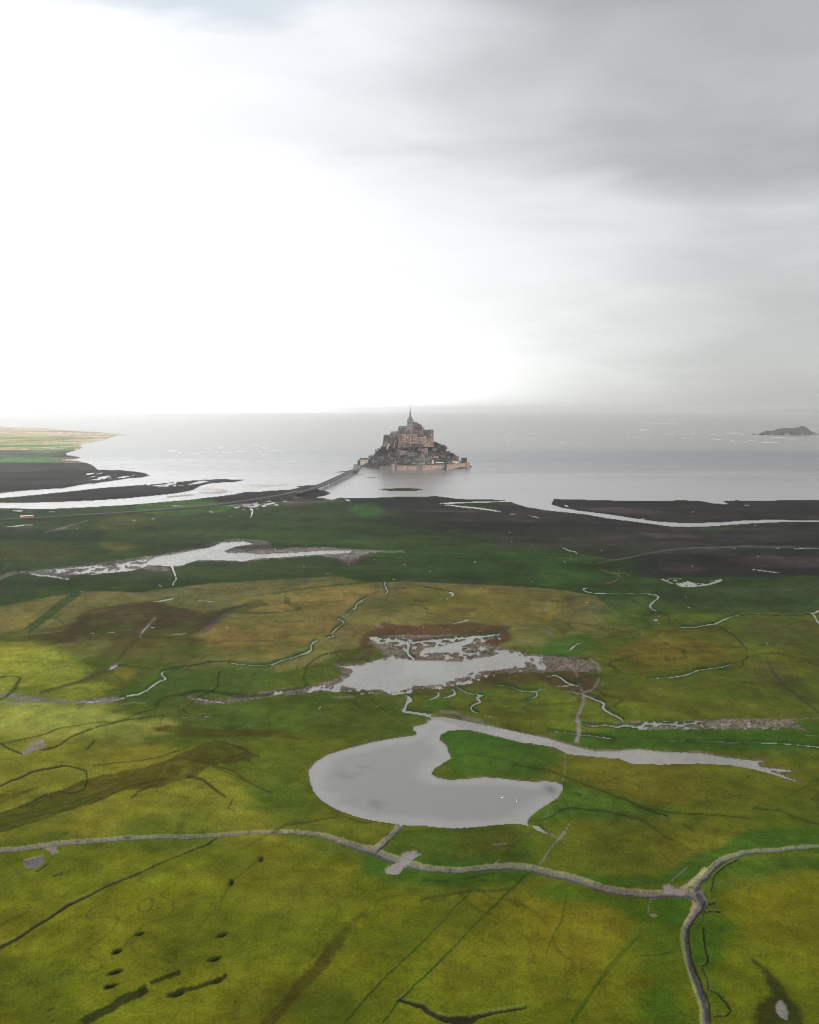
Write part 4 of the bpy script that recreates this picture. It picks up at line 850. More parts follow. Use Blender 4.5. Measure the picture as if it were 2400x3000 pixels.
m, t, p = new_mat('marsh_ground')
a = t.new('ShaderNodeAttribute', attribute_name='cover')
g = t.new('ShaderNodeNewGeometry').outputs['Position']
n1 = t.noise(g, 1.3, 5, .85)
n2 = t.noise(g, .16, 5, .7)
n3 = t.noise(t.mapping(g, (1, .35, 1)), .035, 5, .65)
f = t.m('ADD', t.m('MULTIPLY', t.m('SUBTRACT', n1, .5), 2.3), t.m('ADD', t.m('MULTIPLY', t.m('SUBTRACT', n2, .5), 1.1), t.m('ADD', t.m('MULTIPLY', t.m('SUBTRACT', n3, .5), .9), 1.0)))
f = t.m('MAXIMUM', f, .15)
vm = t.new('ShaderNodeVectorMath', operation='SCALE')
t.l.new(a.outputs['Color'], vm.inputs[0]); t.l.new(f, vm.inputs['Scale'])
t.l.new(vm.outputs[0], p.inputs['Base Color'])
t.put(p.inputs['Roughness'], t.smooth(a.outputs['Alpha'], 0, 1, .95, .45))
t.put(p.inputs['Specular IOR Level'], t.smooth(a.outputs['Alpha'], 0, 1, .05, .5))
t.l.new(t.bump(t.m('ADD', n1, t.m('MULTIPLY', n2, 2.0)), .55, .35), p.inputs['Normal'])
me.materials.append(m)
land = bpy.data.objects.new('salt_marsh', me)
COL.objects.link(land)
tag(land, 'flat green and ochre salt marsh cut by silty ditches and creeks', 'ground', kind='structure')


# ------------------------------------------------------------------ water
def water_mat(name, col, col2, rough, bstr, sc, big):
    m, t, p = new_mat(name)
    g = t.new('ShaderNodeNewGeometry').outputs['Position']
    s1 = t.noise(t.mapping(g, (1, .45, 1), (0, 0, .12)), big, 5, .6)
    s2 = t.noise(t.mapping(g, (1, .5, 1), (0, 0, -.1)), big * 7, 4, .6)
    f = t.smooth(t.m('ADD', t.m('MULTIPLY', s1, .7), t.m('MULTIPLY', s2, .3)), .38, .62)
    c = t.mix(f, col, col2)
    if name == 'sea_water':       # silt-laden shallows by the shore, deeper blue-grey channel beyond the rock
        sp = t.new('ShaderNodeSeparateXYZ'); t.l.new(g, sp.inputs[0])
        yy = t.m('ADD', sp.outputs[1], t.m('MULTIPLY', t.m('SUBTRACT', t.noise(t.mapping(g, (.3, 1, 1)), .003, 6, .7), .5), 1600))
        c = t.mix(t.smooth(yy, 2050, 1500), c, (.26, .262, .25))
        band = t.m('MULTIPLY', t.smooth(yy, 2000, 2300), t.smooth(yy, 3700, 2900))
        c = t.mix(t.m('MULTIPLY', band, t.smooth(sp.outputs[0], -300, 500, .35, .8)), c, (.085, .10, .11))
    t.put(p.inputs['Base Color'], c)
    t.put(p.inputs['Roughness'], t.smooth(s2, .3, .7, rough, rough * (1.12 if name == 'sea_water' else 1.6)))
    if name == 'sea_water':
        t.put(p.inputs['Roughness'], t.smooth(yy, 1900, 3200, .25, .30))
    p.inputs['IOR'].default_value = 1.33
    w = t.m('ADD', t.noise(t.mapping(g, (1, .6, 1)), sc, 3, .6), t.m('MULTIPLY', t.noise(g, sc * 5, 2, .5), .35))
    bn = t.bump(w, bstr, .6)
    if name == 'sea_water': t.put(bn.node.inputs['Strength'], t.smooth(yy, 1900, 3200, .22, bstr))
    t.l.new(bn, p.inputs['Normal'])
    return m

def sheet(name, pts, z, mat, label, cat):
    o = mesh_obj(name, [(x, y, z) for x, y in pts], [tuple(range(len(pts)))], mat)
    return tag(o, label, cat, kind='structure')

_, ysea = ground(1200, 1566)
ysea = float(ysea)
sheet('sea', [(-45000, ysea), (45000, ysea), (45000, 45000), (-45000, 45000)], 0.0,
      water_mat('sea_water', (.212, .206, .186), (.240, .234, .212), .30, .30, .22, .0008), 'grey silty tidal bay reaching to the horizon', 'sea')
sheet('pool_water', [(-2500, 100), (2500, 100), (2500, ysea - .5), (-2500, ysea - .5)], 0.0,
      water_mat('pool_water', (.205, .20, .18), (.27, .262, .238), .22, .14, .35, .03), 'pale grey water lying in creeks and pools of the marsh', 'pool')

# the pond has its own surface, paler over the shallow silt along its banks
idx, dpond = sdf(P_POND, 0.5)
full = np.full(N, 9.0); full[idx] = dpond
sel = (full < .8)
qa = quads[: (NR - 1) * (NC - 1)]
keep = sel[qa].all(1)
qs = qa[keep]
u_, inv = np.unique(qs.ravel(), return_inverse=True)
pv = np.stack([X[u_], Y[u_], np.full(len(u_), .006)], 1)
pm = bpy.data.meshes.new('pond')
pm.from_pydata(pv.tolist(), [], inv.reshape(-1, 4).tolist()); pm.update()
sh = 1 - sstep(-full[u_] + (fbm(X[u_], Y[u_], 8., 3, 81) - .5) * 7, 0, 12)
tx_, ty_ = ground(*Z(8, (1568, 600))[0])
sh = sh - 1.3 * np.exp(-(((X[u_] - tx_) / 3.2) ** 2 + ((Y[u_] - ty_) / 6) ** 2))
mt_ = fbm(X[u_], Y[u_], 14., 4, 82)
sh = sh - sstep(mt_, .55, .80) * .45
pa = pm.attributes.new('shallow', 'FLOAT', 'POINT'); pa.data.foreach_set('value', sh.astype(np.float32))
m, t, p = new_mat('pond_water')
a = t.new('ShaderNodeAttribute', attribute_name='shallow')
g = t.new('ShaderNodeNewGeometry').outputs['Position']
n_ = t.noise(t.mapping(g, (1, .6, 1)), 1.6, 4, .7)
f_ = t.m('ADD', t.m('MULTIPLY', a.outputs['Fac'], 1.0), t.m('MULTIPLY', t.m('SUBTRACT', n_, .5), 1.1))
c_ = t.mix(t.smooth(f_, -.9, 0, 0, 1), (.10, .098, .09), (.205, .202, .186))
c_ = t.mix(t.smooth(f_, 0, 1), c_, (.265, .26, .24))
t.put(p.inputs['Base Color'], c_); p.inputs['Roughness'].default_value = .3; p.inputs['IOR'].default_value = 1.33
t.l.new(t.bump(n_, .22, .3), p.inputs['Normal'])
pm.materials.append(m)
po = bpy.data.objects.new('pond', pm); COL.objects.link(po)
tag(po, 'large pale grey kidney-shaped silty pond in the marsh', 'pond', kind='structure')
# ------------------------------------------------------------------ the rock island and its town
CXI, CYI = 5.0, 2330.0
_shore = [(-138, 2373), (-112, 2330), (-74, 2246), (-42, 2213), (0, 2201), (32, 2200), (95, 2229), (148, 2275), (158, 2310), (140, 2380), (90, 2430), (0, 2460), (-90, 2440), (-140, 2405)]
_ang = sorted([(math.atan2(y - CYI, x - CXI), math.hypot(x - CXI, y - CYI)) for x, y in _shore])
_aa = np.array([a for a, r in _ang]); _rr = np.array([r for a, r in _ang])
_prof = ([0, .30, .42, .5, .6, .66, .73, .8, .88, .93, .97, 1.0, 1.04], [68, 67, 62, 53, 38, 29, 20, 14, 9, 7, 5, 1, -3])


def rock_z(x, y):
    x = np.asarray(x, float); y = np.asarray(y, float)
    a = np.arctan2(y - CYI, x - CXI)
    R = np.interp(a, _aa, _rr, period=2 * math.pi)
    rho = np.hypot(x - CXI, y - CYI) / R
    z = np.interp(rho, *_prof)
    rough = (fbm(x, y, 22, 4, 71) - .5) * 9 * sstep(rho, .3, .55) * (1 - sstep(rho, .84, .95))
    return z + rough


def UV(u, v): return 1030 + u / 4.662, 1170 + v / 4.662
def at(u, v, Y): return at_depth(*UV(u, v), Y)
def hit(u, v):
    """point of the rock seen at (u, v)"""
    for Y in np.arange(2190, 2430, 1.0):
        x, z = at(u, v, Y)
        if z <= float(rock_z(x, Y)): return x, Y, float(rock_z(x, Y))
    x, z = at(u, v, 2330)
    return x, 2330.0, float(rock_z(x, 2330))
MU = 2290 / F / 4.662         # metres per zoomed pixel near the island

GRAN_LIT = surf('sunlit_granite', (.64, .46, .37), (.22, .155, .13), .20, .9, .6, .3)  # granite of the lit walls, warm evening light put into its colour
GRAN_P = surf('pink_granite', (.38, .29, .28), (.10, .075, .078), .2, .9, .6, .3)
GRAN_G = surf('grey_granite', (.22, .21, .19), (.05, .048, .044), .2, .9, .7, .3)
GRAN_D = surf('dark_granite', (.12, .115, .10), (.03, .03, .026), .2, .9, .7, .3)
RAMP = surf('rampart_stone', (.55, .41, .33), (.27, .19, .16), .22, .9, .6, .3)
SLATE = surf('slate', (.035, .042, .038), (.016, .020, .018), .5, .7, .4, .1)
LEAD = surf('lead_roof', (.17, .18, .165), (.09, .095, .09), .3, .6, .3, .1)
ROOFL = surf('pale_roof', (.26, .20, .19), (.15, .12, .115), .5, .8, .3, .1)
WHITE = surf('white_plaster', (.80, .74, .68), (.62, .56, .50), .4, .8, .2, .1)
REDR = surf('red_tile', (.22, .07, .055), (.14, .04, .035), .8, .8, .3, .1)
GLASS = surf('dark_window', (.018, .018, .02), (.010, .010, .012), 1, .25, 0, spec=.5)
CANV = surf('white_canvas', (.85, .85, .83), (.7, .7, .68), .5, .8, 0)
BARK = surf('bark', (.06, .05, .04), (.03, .026, .02), 2, .9, .5, .05)
LEAF_D = surf('dark_leaves', (.018, .022, .014), (.008, .010, .007), .5, .8, 0)
LEAF_G = surf('grey_leaves', (.17, .18, .14), (.07, .08, .06), .5, .8, 0)
LEAF_M = surf('green_leaves', (.034, .042, .022), (.014, .018, .010), .5, .8, 0)
GOLD = surf('gilding', (.5, .4, .2), (.4, .3, .15), 2, .4, 0, metal=.8)

# rock
ths = np.linspace(0, 2 * math.pi, 241)[:-1]
rh = np.concatenate([np.linspace(.04, 1.04, 90)])
vs = [(CXI, CYI, float(rock_z(CXI, CYI)))]
for q in rh:
    R = np.interp((ths + math.pi) % (2 * math.pi) - math.pi, _aa, _rr, period=2 * math.pi) * q
    xx = CXI + R * np.cos(ths); yy = CYI + R * np.sin(ths)
    zz = rock_z(xx, yy) + (fbm(xx, yy, 6, 3, 73) - .5) * 3.0 * (q < .93)
    vs += list(zip(xx.tolist(), yy.tolist(), zz.tolist()))
n = len(ths); fs = [(0, 1 + k, 1 + (k + 1) % n) for k in range(n)]
for j in range(len(rh) - 1):
    fs += [(1 + j * n + k, 1 + (j + 1) * n + k, 1 + (j + 1) * n + (k + 1) % n, 1 + j * n + (k + 1) % n) for k in range(n)]
m, t, p = new_mat('rock_and_scrub')
g = t.new('ShaderNodeNewGeometry').outputs['Position']
a1 = t.noise(g, .09, 5, .7); a2 = t.noise(g, .5, 4, .7)
c = t.mix(t.smooth(a1, .42, .56), (.014, .016, .010), (.12, .11, .10))
c = t.mix(t.smooth(a2, .35, .7), c, t.mix(.5, c, (.02, .022, .014)))
t.l.new(c, p.inputs['Base Color']); p.inputs['Roughness'].default_value = .95
p.inputs['Specular IOR Level'].default_value = .1
t.l.new(t.bump(t.m('ADD', a1, a2), .9, 1.5), p.inputs['Normal'])
tag(mesh_obj('island_rock', vs, fs, m, None, True), 'steep granite rock rising from the bay under the abbey and town', 'rock', kind='structure')


def wins(parent, x0, x1, z0, z1, y, nx, nz, w, h, name='window', arch=False, d=.18):
    for i in range(nx):
        for j in range(nz):
            cx = x0 + (x1 - x0) * (i + .5) / nx; cz = z0 + (z1 - z0) * (j + .5) / nz
            b = MB()
            if arch:
                pts = [(cx - w / 2, cz - h / 2), (cx + w / 2, cz - h / 2), (cx + w / 2, cz + h * .25), (cx + w * .3, cz + h * .42), (cx, cz + h / 2), (cx - w * .3, cz + h * .42), (cx - w / 2, cz + h * .25)]
                k = len(pts)
                b.add([(px, y - d, pz) for px, pz in pts] + [(px, y + .3, pz) for px, pz in pts],
                      [tuple(range(k)), tuple(range(2 * k - 1, k - 1, -1))] + [(i_, i_ + k, (i_ + 1) % k + k, (i_ + 1) % k) for i_ in range(k)])
            else:
                b.box(cx - w / 2, cx + w / 2, y - d, y + .3, cz - h / 2, cz + h / 2)
            b.build(name, GLASS, parent)


def thing(name, label, cat, group=None): return tag(empty(name), label, cat, group)

# --- abbey church
ch = thing('abbey_church', 'grey stone abbey church with nave, buttressed choir and tall needle spire crowning the rock', 'church')
Yn = 2318.0
x0, zt = at(637, 395, Yn); x1, zb = at(775, 462, Yn); _, zr = at(640, 363, Yn + 7)
nv = MB().box(x0, x1, Yn, Yn + 14, zb - 8, zt).build('nave_wall', GRAN_G, ch)
MB().gable(x0, x1, Yn, Yn + 14, zt, zr, 'x', .4, 2.6).build('nave_roof', LEAD, ch)
wins(nv, x0 + 1, x1 - 7, zb + 2, zt - 1, Yn, 5, 1, 1.3, 4.2, arch=True)
for k in range(6):
    xx = x0 + .4 + k * (x1 - x0 - 8) / 5
    MB().box(xx - .4, xx + .4, Yn - 1.2, Yn, zb - 4, zt - 1.2, taper=.1).build('buttress', GRAN_P, ch)
Yt = 2304.0
x0, zt = at(722, 425, Yt); x1, zb = at(800, 466, Yt); _, zr = at(760, 383, Yt)
tr = MB().box(x0, x1, Yt, Yt + 18, zb - 8, zt)
tr.add([(x0, Yt, zt), (x1, Yt, zt), ((x0 + x1) / 2, Yt, zr), (x0, Yt + .8, zt), (x1, Yt + .8, zt), ((x0 + x1) / 2, Yt + .8, zr)], [(0, 1, 2), (5, 4, 3), (0, 2, 5, 3), (1, 4, 5, 2)])
tr = tr.build('transept_wall', GRAN_P, ch)
MB().gable(x0, x1, Yt + .8, Yt + 18, zt, zr - .3, 'y', .3).build('transept_roof', SLATE, ch)
wins(tr, x0 + 1.5, x1 - 1.5, zb + 1, zt + 2, Yt, 2, 1, 1.8, 6.5, arch=True)
# crossing tower
Yw = 2316.0
x0, zt = at(762, 290, Yw); x1, zb = at(845, 470, Yw); xc = (x0 + x1) / 2; yc = Yw + (x1 - x0) / 2; hw = (x1 - x0) / 2
tw = MB().box(x0, x1, Yw, Yw + 2 * hw, zb - 10, zt).build('tower', surf('tower_stone', (.40, .37, .355), (.26, .24, .23), .5, .9, .5, .2), ch)
wins(tw, x0 + 1.6, x1 - 1.6, zt - 8.6, zt - 1, Yw, 3, 1, 1.7, 7.0, arch=True)
wins(tw, x0 + 1.6, x1 - 1.6, zt - 16.5, zt - 10.5, Yw, 3, 1, 1.3, 4.6, arch=True)
MB().box(x0 - .35, x1 + .35, Yw - .35, Yw + 2 * hw + .35, zt - .02, zt + .7).build('cornice', GRAN_P, tw)
for sx in (-1, 1):
    MB().box(xc + sx * hw - .7, xc + sx * hw + .7, Yw - .5, Yw + .9, zb - 4, zt - .03).build('corner_buttress', GRAN_P, tw)
    for sy in (-1, 1):
        MB().lathe(xc + sx * (hw - .6), yc + sy * (hw - .6), [(.75, zt + .72), (.75, zt + 2.2), (0.02, zt + 5)], 6).build('pinnacle', GRAN_P, tw)
zz = lambda v: at(800, v, yc)[1]
sp_ = MB().lathe(xc, yc, [((hw + .1) * 1.35, zt + .71), (hw * 1.12, zz(272)), (hw * .78, zz(250)), (hw * .48, zz(228)), (2.0, zz(214))], 4, math.pi / 4).build('spire_skirt', LEAD, ch)
ln = MB().lathe(xc, yc, [(2.0, zz(214)), (1.9, zz(205)), (1.25, zz(203)), (1.25, zz(186)), (1.75, zz(184)), (1.5, zz(178)), (.95, zz(165)), (.6, zz(140)), (.4, zz(110)), (.22, zz(80)), (.10, zz(62))], 8)
for k in range(8):
    a = math.pi / 4 * k
    ln.lathe(xc + 1.7 * math.cos(a), yc + 1.7 * math.sin(a), [(.22, zz(205)), (.22, zz(190)), (.02, zz(176))], 4)
ln = ln.build('needle_spire', LEAD, ch)
MB().lathe(xc, yc, [(.12, zz(62)), (.35, zz(59)), (.22, zz(55)), (.3, zz(52)), (.04, zz(46))], 6).build('finial_statue', GOLD, ln)
# choir
Yc = 2322.0
def ch_pts(u0, u1, v): return at(u0, v, Yc)[0], at(u1, v, Yc)[0], at(u0, v, Yc)[1]
x0, x1, zt = ch_pts(836, 935, 352); zb = at(880, 480, Yc)[1]
apse = [(x0, Yc), (x1, Yc), (x1 + 3.5, Yc + 3), (x1 + 5, Yc + 7), (x1 + 3.5, Yc + 11), (x1, Yc + 14), (x0, Yc + 14)]
cw = MB().prism(apse, zb - 8, zt).build('choir_wall', GRAN_D, ch)
zr = at(840, 311, Yc + 7)[1]
xr = at(885, 311, Yc + 7)[0]
cr = MB()
base = [(x, y, zt) for x, y in apse]
cr.add(base + [(x0, Yc + 7, zr), (xr, Yc + 7, zr)], [(0, 1, 8, 7), (1, 2, 8), (2, 3, 8), (3, 4, 8), (4, 5, 8), (5, 6, 7, 8), (6, 0, 7), (6, 5, 4, 3, 2, 1, 0)])
cr.build('choir_roof', SLATE, ch)
wins(cw, x0 + 1, x1 - .5, zt - 12, zt - 1, Yc, 6, 1, 1.3, 9, arch=True)
# ring of lower chapels and the flying buttresses
lo = [(x0 - 1, Yc - 8), (x1 + 1, Yc - 8), (x1 + 8, Yc - 4), (x1 + 11, Yc + 3), (x1 + 9, Yc + 12), (x0, Yc + 12)]
zl = at(900, 425, Yc - 8)[1]
lw = MB().prism(lo, zb - 14, zl).build('chapel_wall', GRAN_P, ch)
MB().prism([(x, y) for x, y in lo], zl + .01, zl + 1.2, [(CX, CY) for CX, CY in [(x * .96 + x0 * .04, y + 1.2) for x, y in lo]]).build('chapel_roof', SLATE, ch)
wins(lw, x0, x1 + .5, zl - 9, zl - 1, Yc - 8, 8, 1, 1.3, 6.5, arch=True)
piers = [(x0 + (x1 - x0) * k / 7, Yc - 8.6, 0) for k in range(8)] + [(x1 + 5.0, Yc - 6.6, 0), (x1 + 9.3, Yc - 3.0, 0), (x1 + 11.6, Yc + 2.4, 0)]
for k, (px_, py_, _) in enumerate(piers):
    top = at(900, [352, 340, 346, 338, 344, 352, 356, 362, 368, 392, 418][k], py_)[1]
    bt = MB().box(px_ - .55, px_ + .55, py_ - .8, py_ + 1.0, zb - 12, top).build('buttress', GRAN_P, ch)
    MB().lathe(px_, py_, [(.8, top + .01), (.6, top + .8), (.03, top + 5.6)], 4, math.pi / 4).build('pinnacle', GRAN_P, bt)
    tx = min(px_, x1 + 2)
    b = MB().add([(px_ - .3, py_ + 1.02, top - 1), (px_ + .3, py_ + 1.02, top - 1), (tx + .3, Yc - .01, zt - 1.5), (tx - .3, Yc - .01, zt - 1.5),
                  (px_ - .3, py_ + 1.02, top - 3.2), (px_ + .3, py_ + 1.02, top - 3.2), (tx + .3, Yc - .01, zt - 3), (tx - .3, Yc - .01, zt - 3)],
                 [(0, 1, 2, 3), (7, 6, 5, 4), (0, 3, 7, 4), (1, 5, 6, 2), (0, 4, 5, 1), (3, 2, 6, 7)])
    b.build('flying_arch', GRAN_P, bt)


def block(name, label, u0, u1, vt, vb, Y, depth, mat, vr=None, axis='x', roof=SLATE, win=None, butt=0, hip=0, flare=0, parent=None, cat='building', bmat=None, parapet=False):
    o = parent or thing(name, label, cat)
    x0, z1 = at(u0, vt, Y); x1, z0 = at(u1, vb, Y)
    w = MB()
    if flare:
        w.add([(x0 - flare, Y - flare, z0 - 5), (x1, Y - flare, z0 - 5), (x1, Y + depth, z0 - 5), (x0 - flare, Y + depth, z0 - 5),
               (x0 - flare * .35, Y - flare * .3, z0 + (z1 - z0) * .45), (x1, Y - flare * .3, z0 + (z1 - z0) * .45), (x1, Y + depth, z0 + (z1 - z0) * .45), (x0 - flare * .35, Y + depth, z0 + (z1 - z0) * .45),
               (x0, Y, z1), (x1, Y, z1), (x1, Y + depth, z1), (x0, Y + depth, z1)],
              [(3, 2, 1, 0), (0, 1, 5, 4), (1, 2, 6, 5), (2, 3, 7, 6), (3, 0, 4, 7), (4, 5, 9, 8), (5, 6, 10, 9), (6, 7, 11, 10), (7, 4, 8, 11), (8, 9, 10, 11)])
    else:
        w.box(x0, x1, Y, Y + depth, z0 - 5, z1)
    wl = w.build('wall', mat, o)
    if vr is not None:
        zr = at(u0, vr, Y + depth / 2)[1]
        MB().gable(x0, x1, Y, Y + depth, z1 + .01, max(zr, z1 + 1), axis, .35, hip).build('roof', roof, o)
        if hip == 0:
            if axis == 'x':
                for xx in (x0, x1 - .5):
                    MB().add([(xx, Y, z1), (xx, Y + depth, z1), (xx, Y + depth / 2, zr - .3), (xx + .5, Y, z1), (xx + .5, Y + depth, z1), (xx + .5, Y + depth / 2, zr - .3)], [(0, 2, 1), (3, 4, 5), (0, 3, 5, 2), (1, 2, 5, 4)]).build('gable_wall', mat, wl)
            else:
                for yy in (Y, Y + depth - .5):
                    xm = (x0 + x1) / 2
                    MB().add([(x0, yy, z1), (x1, yy, z1), (xm, yy, zr - .3), (x0, yy + .5, z1), (x1, yy + .5, z1), (xm, yy + .5, zr - .3)], [(0, 1, 2), (5, 4, 3), (0, 2, 5, 3), (1, 4, 5, 2)]).build('gable_wall', mat, wl)
    elif parapet:
        MB().box(x0 - .25, x1 + .25, Y - .25, Y + depth, z1 + .01, z1 + .9).build('parapet', bmat or mat, wl)
    if win:
        nx, nz, ww, hh, a, b, arch = win
        wins(wl, x0 + 1, x1 - 1, z0 + (z1 - z0) * a, z0 + (z1 - z0) * b, Y - (flare * .15 if flare else 0), nx, nz, ww, hh, arch=arch, d=.2 + flare * .3)
    for k in range(butt):
        xx = x0 + (x1 - x0) * k / max(butt - 1, 1)
        MB().box(xx - .65, xx + .65, Y - 1.5, Y - .003, z0 - 5, z1 - 1.6, taper=.15).build('buttress', bmat or mat, wl)
    return o

block('abbey_terrace_building', 'plain grey block with sloping foot at the far left of the abbey', 440, 525, 490, 622, 2290, 26, GRAN_G, win=(5, 3, 1.2, 2.2, .35, .95, False), flare=4.5, parapet=True)
o = block('abbey_guest_building', 'pinkish building with grey hipped roof between the plain left block and the nave', 528, 638, 462, 610, 2286, 24, GRAN_P, vr=437, roof=LEAD, hip=3, win=(5, 3, 1.2, 2.8, .3, .95, True), butt=5, bmat=GRAN_G)
block('', '', 612, 634, 430, 560, 2283, 3, GRAN_P, parent=o)
block('', '', 560, 640, 520, 640, 2276, 9, GRAN_D, parent=o, butt=4, bmat=GRAN_G)
# inclined goods ramp against the rock
xa, za = at(600, 555, 2268); xb, zb2 = at(576, 655, 2256)
rm = MB().add([(xa - .9, 2268, za), (xa + .9, 2268, za), (xb + .9, 2254, zb2), (xb - .9, 2254, zb2), (xa - .9, 2270, za - 3), (xa + .9, 2270, za - 3), (xb + .9, 2256, zb2 - 3), (xb - .9, 2256, zb2 - 3)],
              [(3, 2, 1, 0), (4, 5, 6, 7), (0, 1, 5, 4), (2, 3, 7, 6), (1, 2, 6, 5), (3, 0, 4, 7)])
tag(rm.build('goods_ramp', ROOFL), 'pale narrow stone ramp running steeply down the rock left of the orange walls', 'ramp')
xa, za = at(512, 600, 2262); xb, zb2 = at(482, 690, 2250)
tag(MB().add([(xa - 2.6, 2262, za), (xa + 2.2, 2262, za - 3), (xb + .9, 2250, zb2), (xb - .6, 2250, zb2 + 2), (xa - 2.6, 2266, za), (xa + 2.2, 2266, za - 3), (xb + .9, 2256, zb2), (xb - .6, 2256, zb2 + 2)],
             [(3, 2, 1, 0), (4, 5, 6, 7), (0, 1, 5, 4), (2, 3, 7, 6), (1, 2, 6, 5), (3, 0, 4, 7)]).build('rock_face_buttress', GRAN_LIT), 'pinkish bare stone buttress low on the left rock face', 'buttress')
o = block('abbey_lodgings', 'long row of tall orange stone lodgings with buttresses below the church', 700, 803, 476, 590, 2268, 22, GRAN_LIT, vr=458, win=(5, 3, 1.5, 3.2, .15, .95, False), butt=4)
block('', '', 640, 698, 474, 640, 2271, 20, GRAN_P, vr=462, parent=o, win=(2, 3, .9, 2.0, .4, .95, False), butt=3)
block('', '', 700.5, 802, 588, 645, 2265.5, 8, GRAN_G, parent=o)
block('', '', 806, 892, 476, 615, 2266, 22, GRAN_LIT, vr=458, parent=o, win=(5, 3, 1.5, 3.4, .2, .95, False), butt=5)
block('', '', 893, 984, 516, 604, 2264, 20, GRAN_LIT, vr=490, parent=o, win=(4, 2, 1.6, 3.0, .2, .9, False), butt=3, bmat=GRAN_P)
block('', '', 820, 980, 604, 640, 2258, 10, GRAN_D, parent=o)
o = thing('abbey_gate_turret', 'slim orange turret with a pointed slate roof beside the tall east hall', 'turret')
xt, z1 = at(1003, 505, 2262); _, z0 = at(1003, 612, 2262); _, zr = at(1003, 465, 2264)
w_ = MB().lathe(xt, 2264, [(3.1, z0 - 6), (3.0, z1), (3.3, z1 + .3)], 10).build('wall', GRAN_LIT, o)
MB().lathe(xt, 2264, [(3.5, z1 + .31), (1.6, (z1 + zr) / 2), (.05, zr)], 10).build('roof', SLATE, o)
wins(w_, xt - 1.5, xt + 1.5, z0 + 3, z1, 2261.1, 1, 3, .7, 1.8)
o = block('abbey_east_hall', 'tall grey east hall with long slate roof at the right end of the abbey', 1020, 1118, 446, 620, 2276, 22, GRAN_G, vr=414, win=(5, 3, 1.3, 3.6, .35, .95, True), butt=4, bmat=GRAN_D)
block('', '', 988, 1019, 446, 560, 2284, 18, GRAN_D, vr=418, parent=o)
block('', '', 1082, 1117, 470, 600, 2272.5, 3, GRAN_P, parent=o)
xa, za = at(1086, 440, 2274)
MB().lathe(xa, 2275, [(1.1, za - 6), (1.1, za + 3), (.04, za + 9)], 6).build('pinnacle', GRAN_P, o)
block('abbey_guardhouse', 'low orange guardhouse with ribbed walls under the east hall', 1024, 1114, 548, 622, 2262, 10, GRAN_LIT, vr=534, roof=GRAN_P, win=(4, 2, 1.0, 2.2, .2, .8, False), butt=5)


# --- ramparts
def wl_pt(u, v):
    x, y = ground(*UV(u, v), 0.2)
    return float(x), float(y)
def V(v, Y): return at(800, v, Y)[1]
def wall_run(name, label, pts, mat=RAMP, thick=3.0, merlon=True):
    """pts: (u, waterline v, top v)"""
    o = thing(name, label, 'wall')
    P = [wl_pt(u, vb) for u, vb, vt in pts]
    T = [V(vt, P[i][1]) for i, (u, vb, vt) in enumerate(pts)]
    w, pr, st = MB(), MB(), MB()
    for i in range(len(P) - 1):
        (xa, ya), (xb, yb) = P[i], P[i + 1]
        for b, off, th_, lo0, lo1 in ((w, 0, thick, None, -.9), (st, -.22, .215, -1.35, -.95), (pr, -.25, .9, -.89, 0)):
            za0 = -1.5 if lo0 is None else T[i] + lo0; zb0 = -1.5 if lo0 is None else T[i + 1] + lo0
            za1 = T[i] + lo1; zb1 = T[i + 1] + lo1
            bt_ = .8 if lo0 is None else 0          # battered foot
            b.add([(xa, ya + off - bt_, za0), (xb, yb + off - bt_, zb0), (xb, yb + off + th_, zb0), (xa, ya + off + th_, za0),
                   (xa, ya + off, za1), (xb, yb + off, zb1), (xb, yb + off + th_, zb1), (xa, ya + off + th_, za1)],
                  [(3, 2, 1, 0), (4, 5, 6, 7), (0, 1, 5, 4), (1, 2, 6, 5), (2, 3, 7, 6), (3, 0, 4, 7)])
    w.build('wall_face', mat, o); pr.build('parapet', mat, o)
    st.build('string_course', GRAN_D, o)
    if merlon:
        mm = MB()
        for i in range(len(P) - 1):
            (xa, ya), (xb, yb) = P[i], P[i + 1]
            L = math.hypot(xb - xa, yb - ya); kk = int(L / 2.4)
            for k in range(kk):
                f = (k + .5) / kk
                x = xa + (xb - xa) * f; y = ya + (yb - ya) * f; z = T[i] + (T[i + 1] - T[i]) * f
                mm.box(x - .6, x + .6, y - .2, y + .5, z + .01, z + .8, rz=math.atan2(yb - ya, xb - xa))
        mm.build('battlements', mat, o)
    return o
wall_run('rampart_wall', 'low orange rampart wall at the left foot of the town', [(388, 948, 915), (470, 956, 912), (548, 962, 908)], surf('mossy_rampart', (.45, .30, .22), (.22, .20, .15), .3, .9, .6, .3))
wall_run('rampart_wall', 'long straight orange rampart between the two big round towers', [(622, 964, 904), (700, 965, 905), (780, 965, 906), (860, 966, 907), (948, 968, 908)])
wall_run('rampart_wall', 'orange rampart just right of the middle round tower', [(1020, 968, 904), (1120, 963, 900), (1225, 957, 893), (1272, 958, 890)])
wall_run('rampart_wall', 'orange rampart rising towards the far right corner', [(1298, 962, 888), (1360, 955, 886), (1420, 948, 880), (1500, 942, 873), (1565, 938, 870), (1610, 937, 866)])
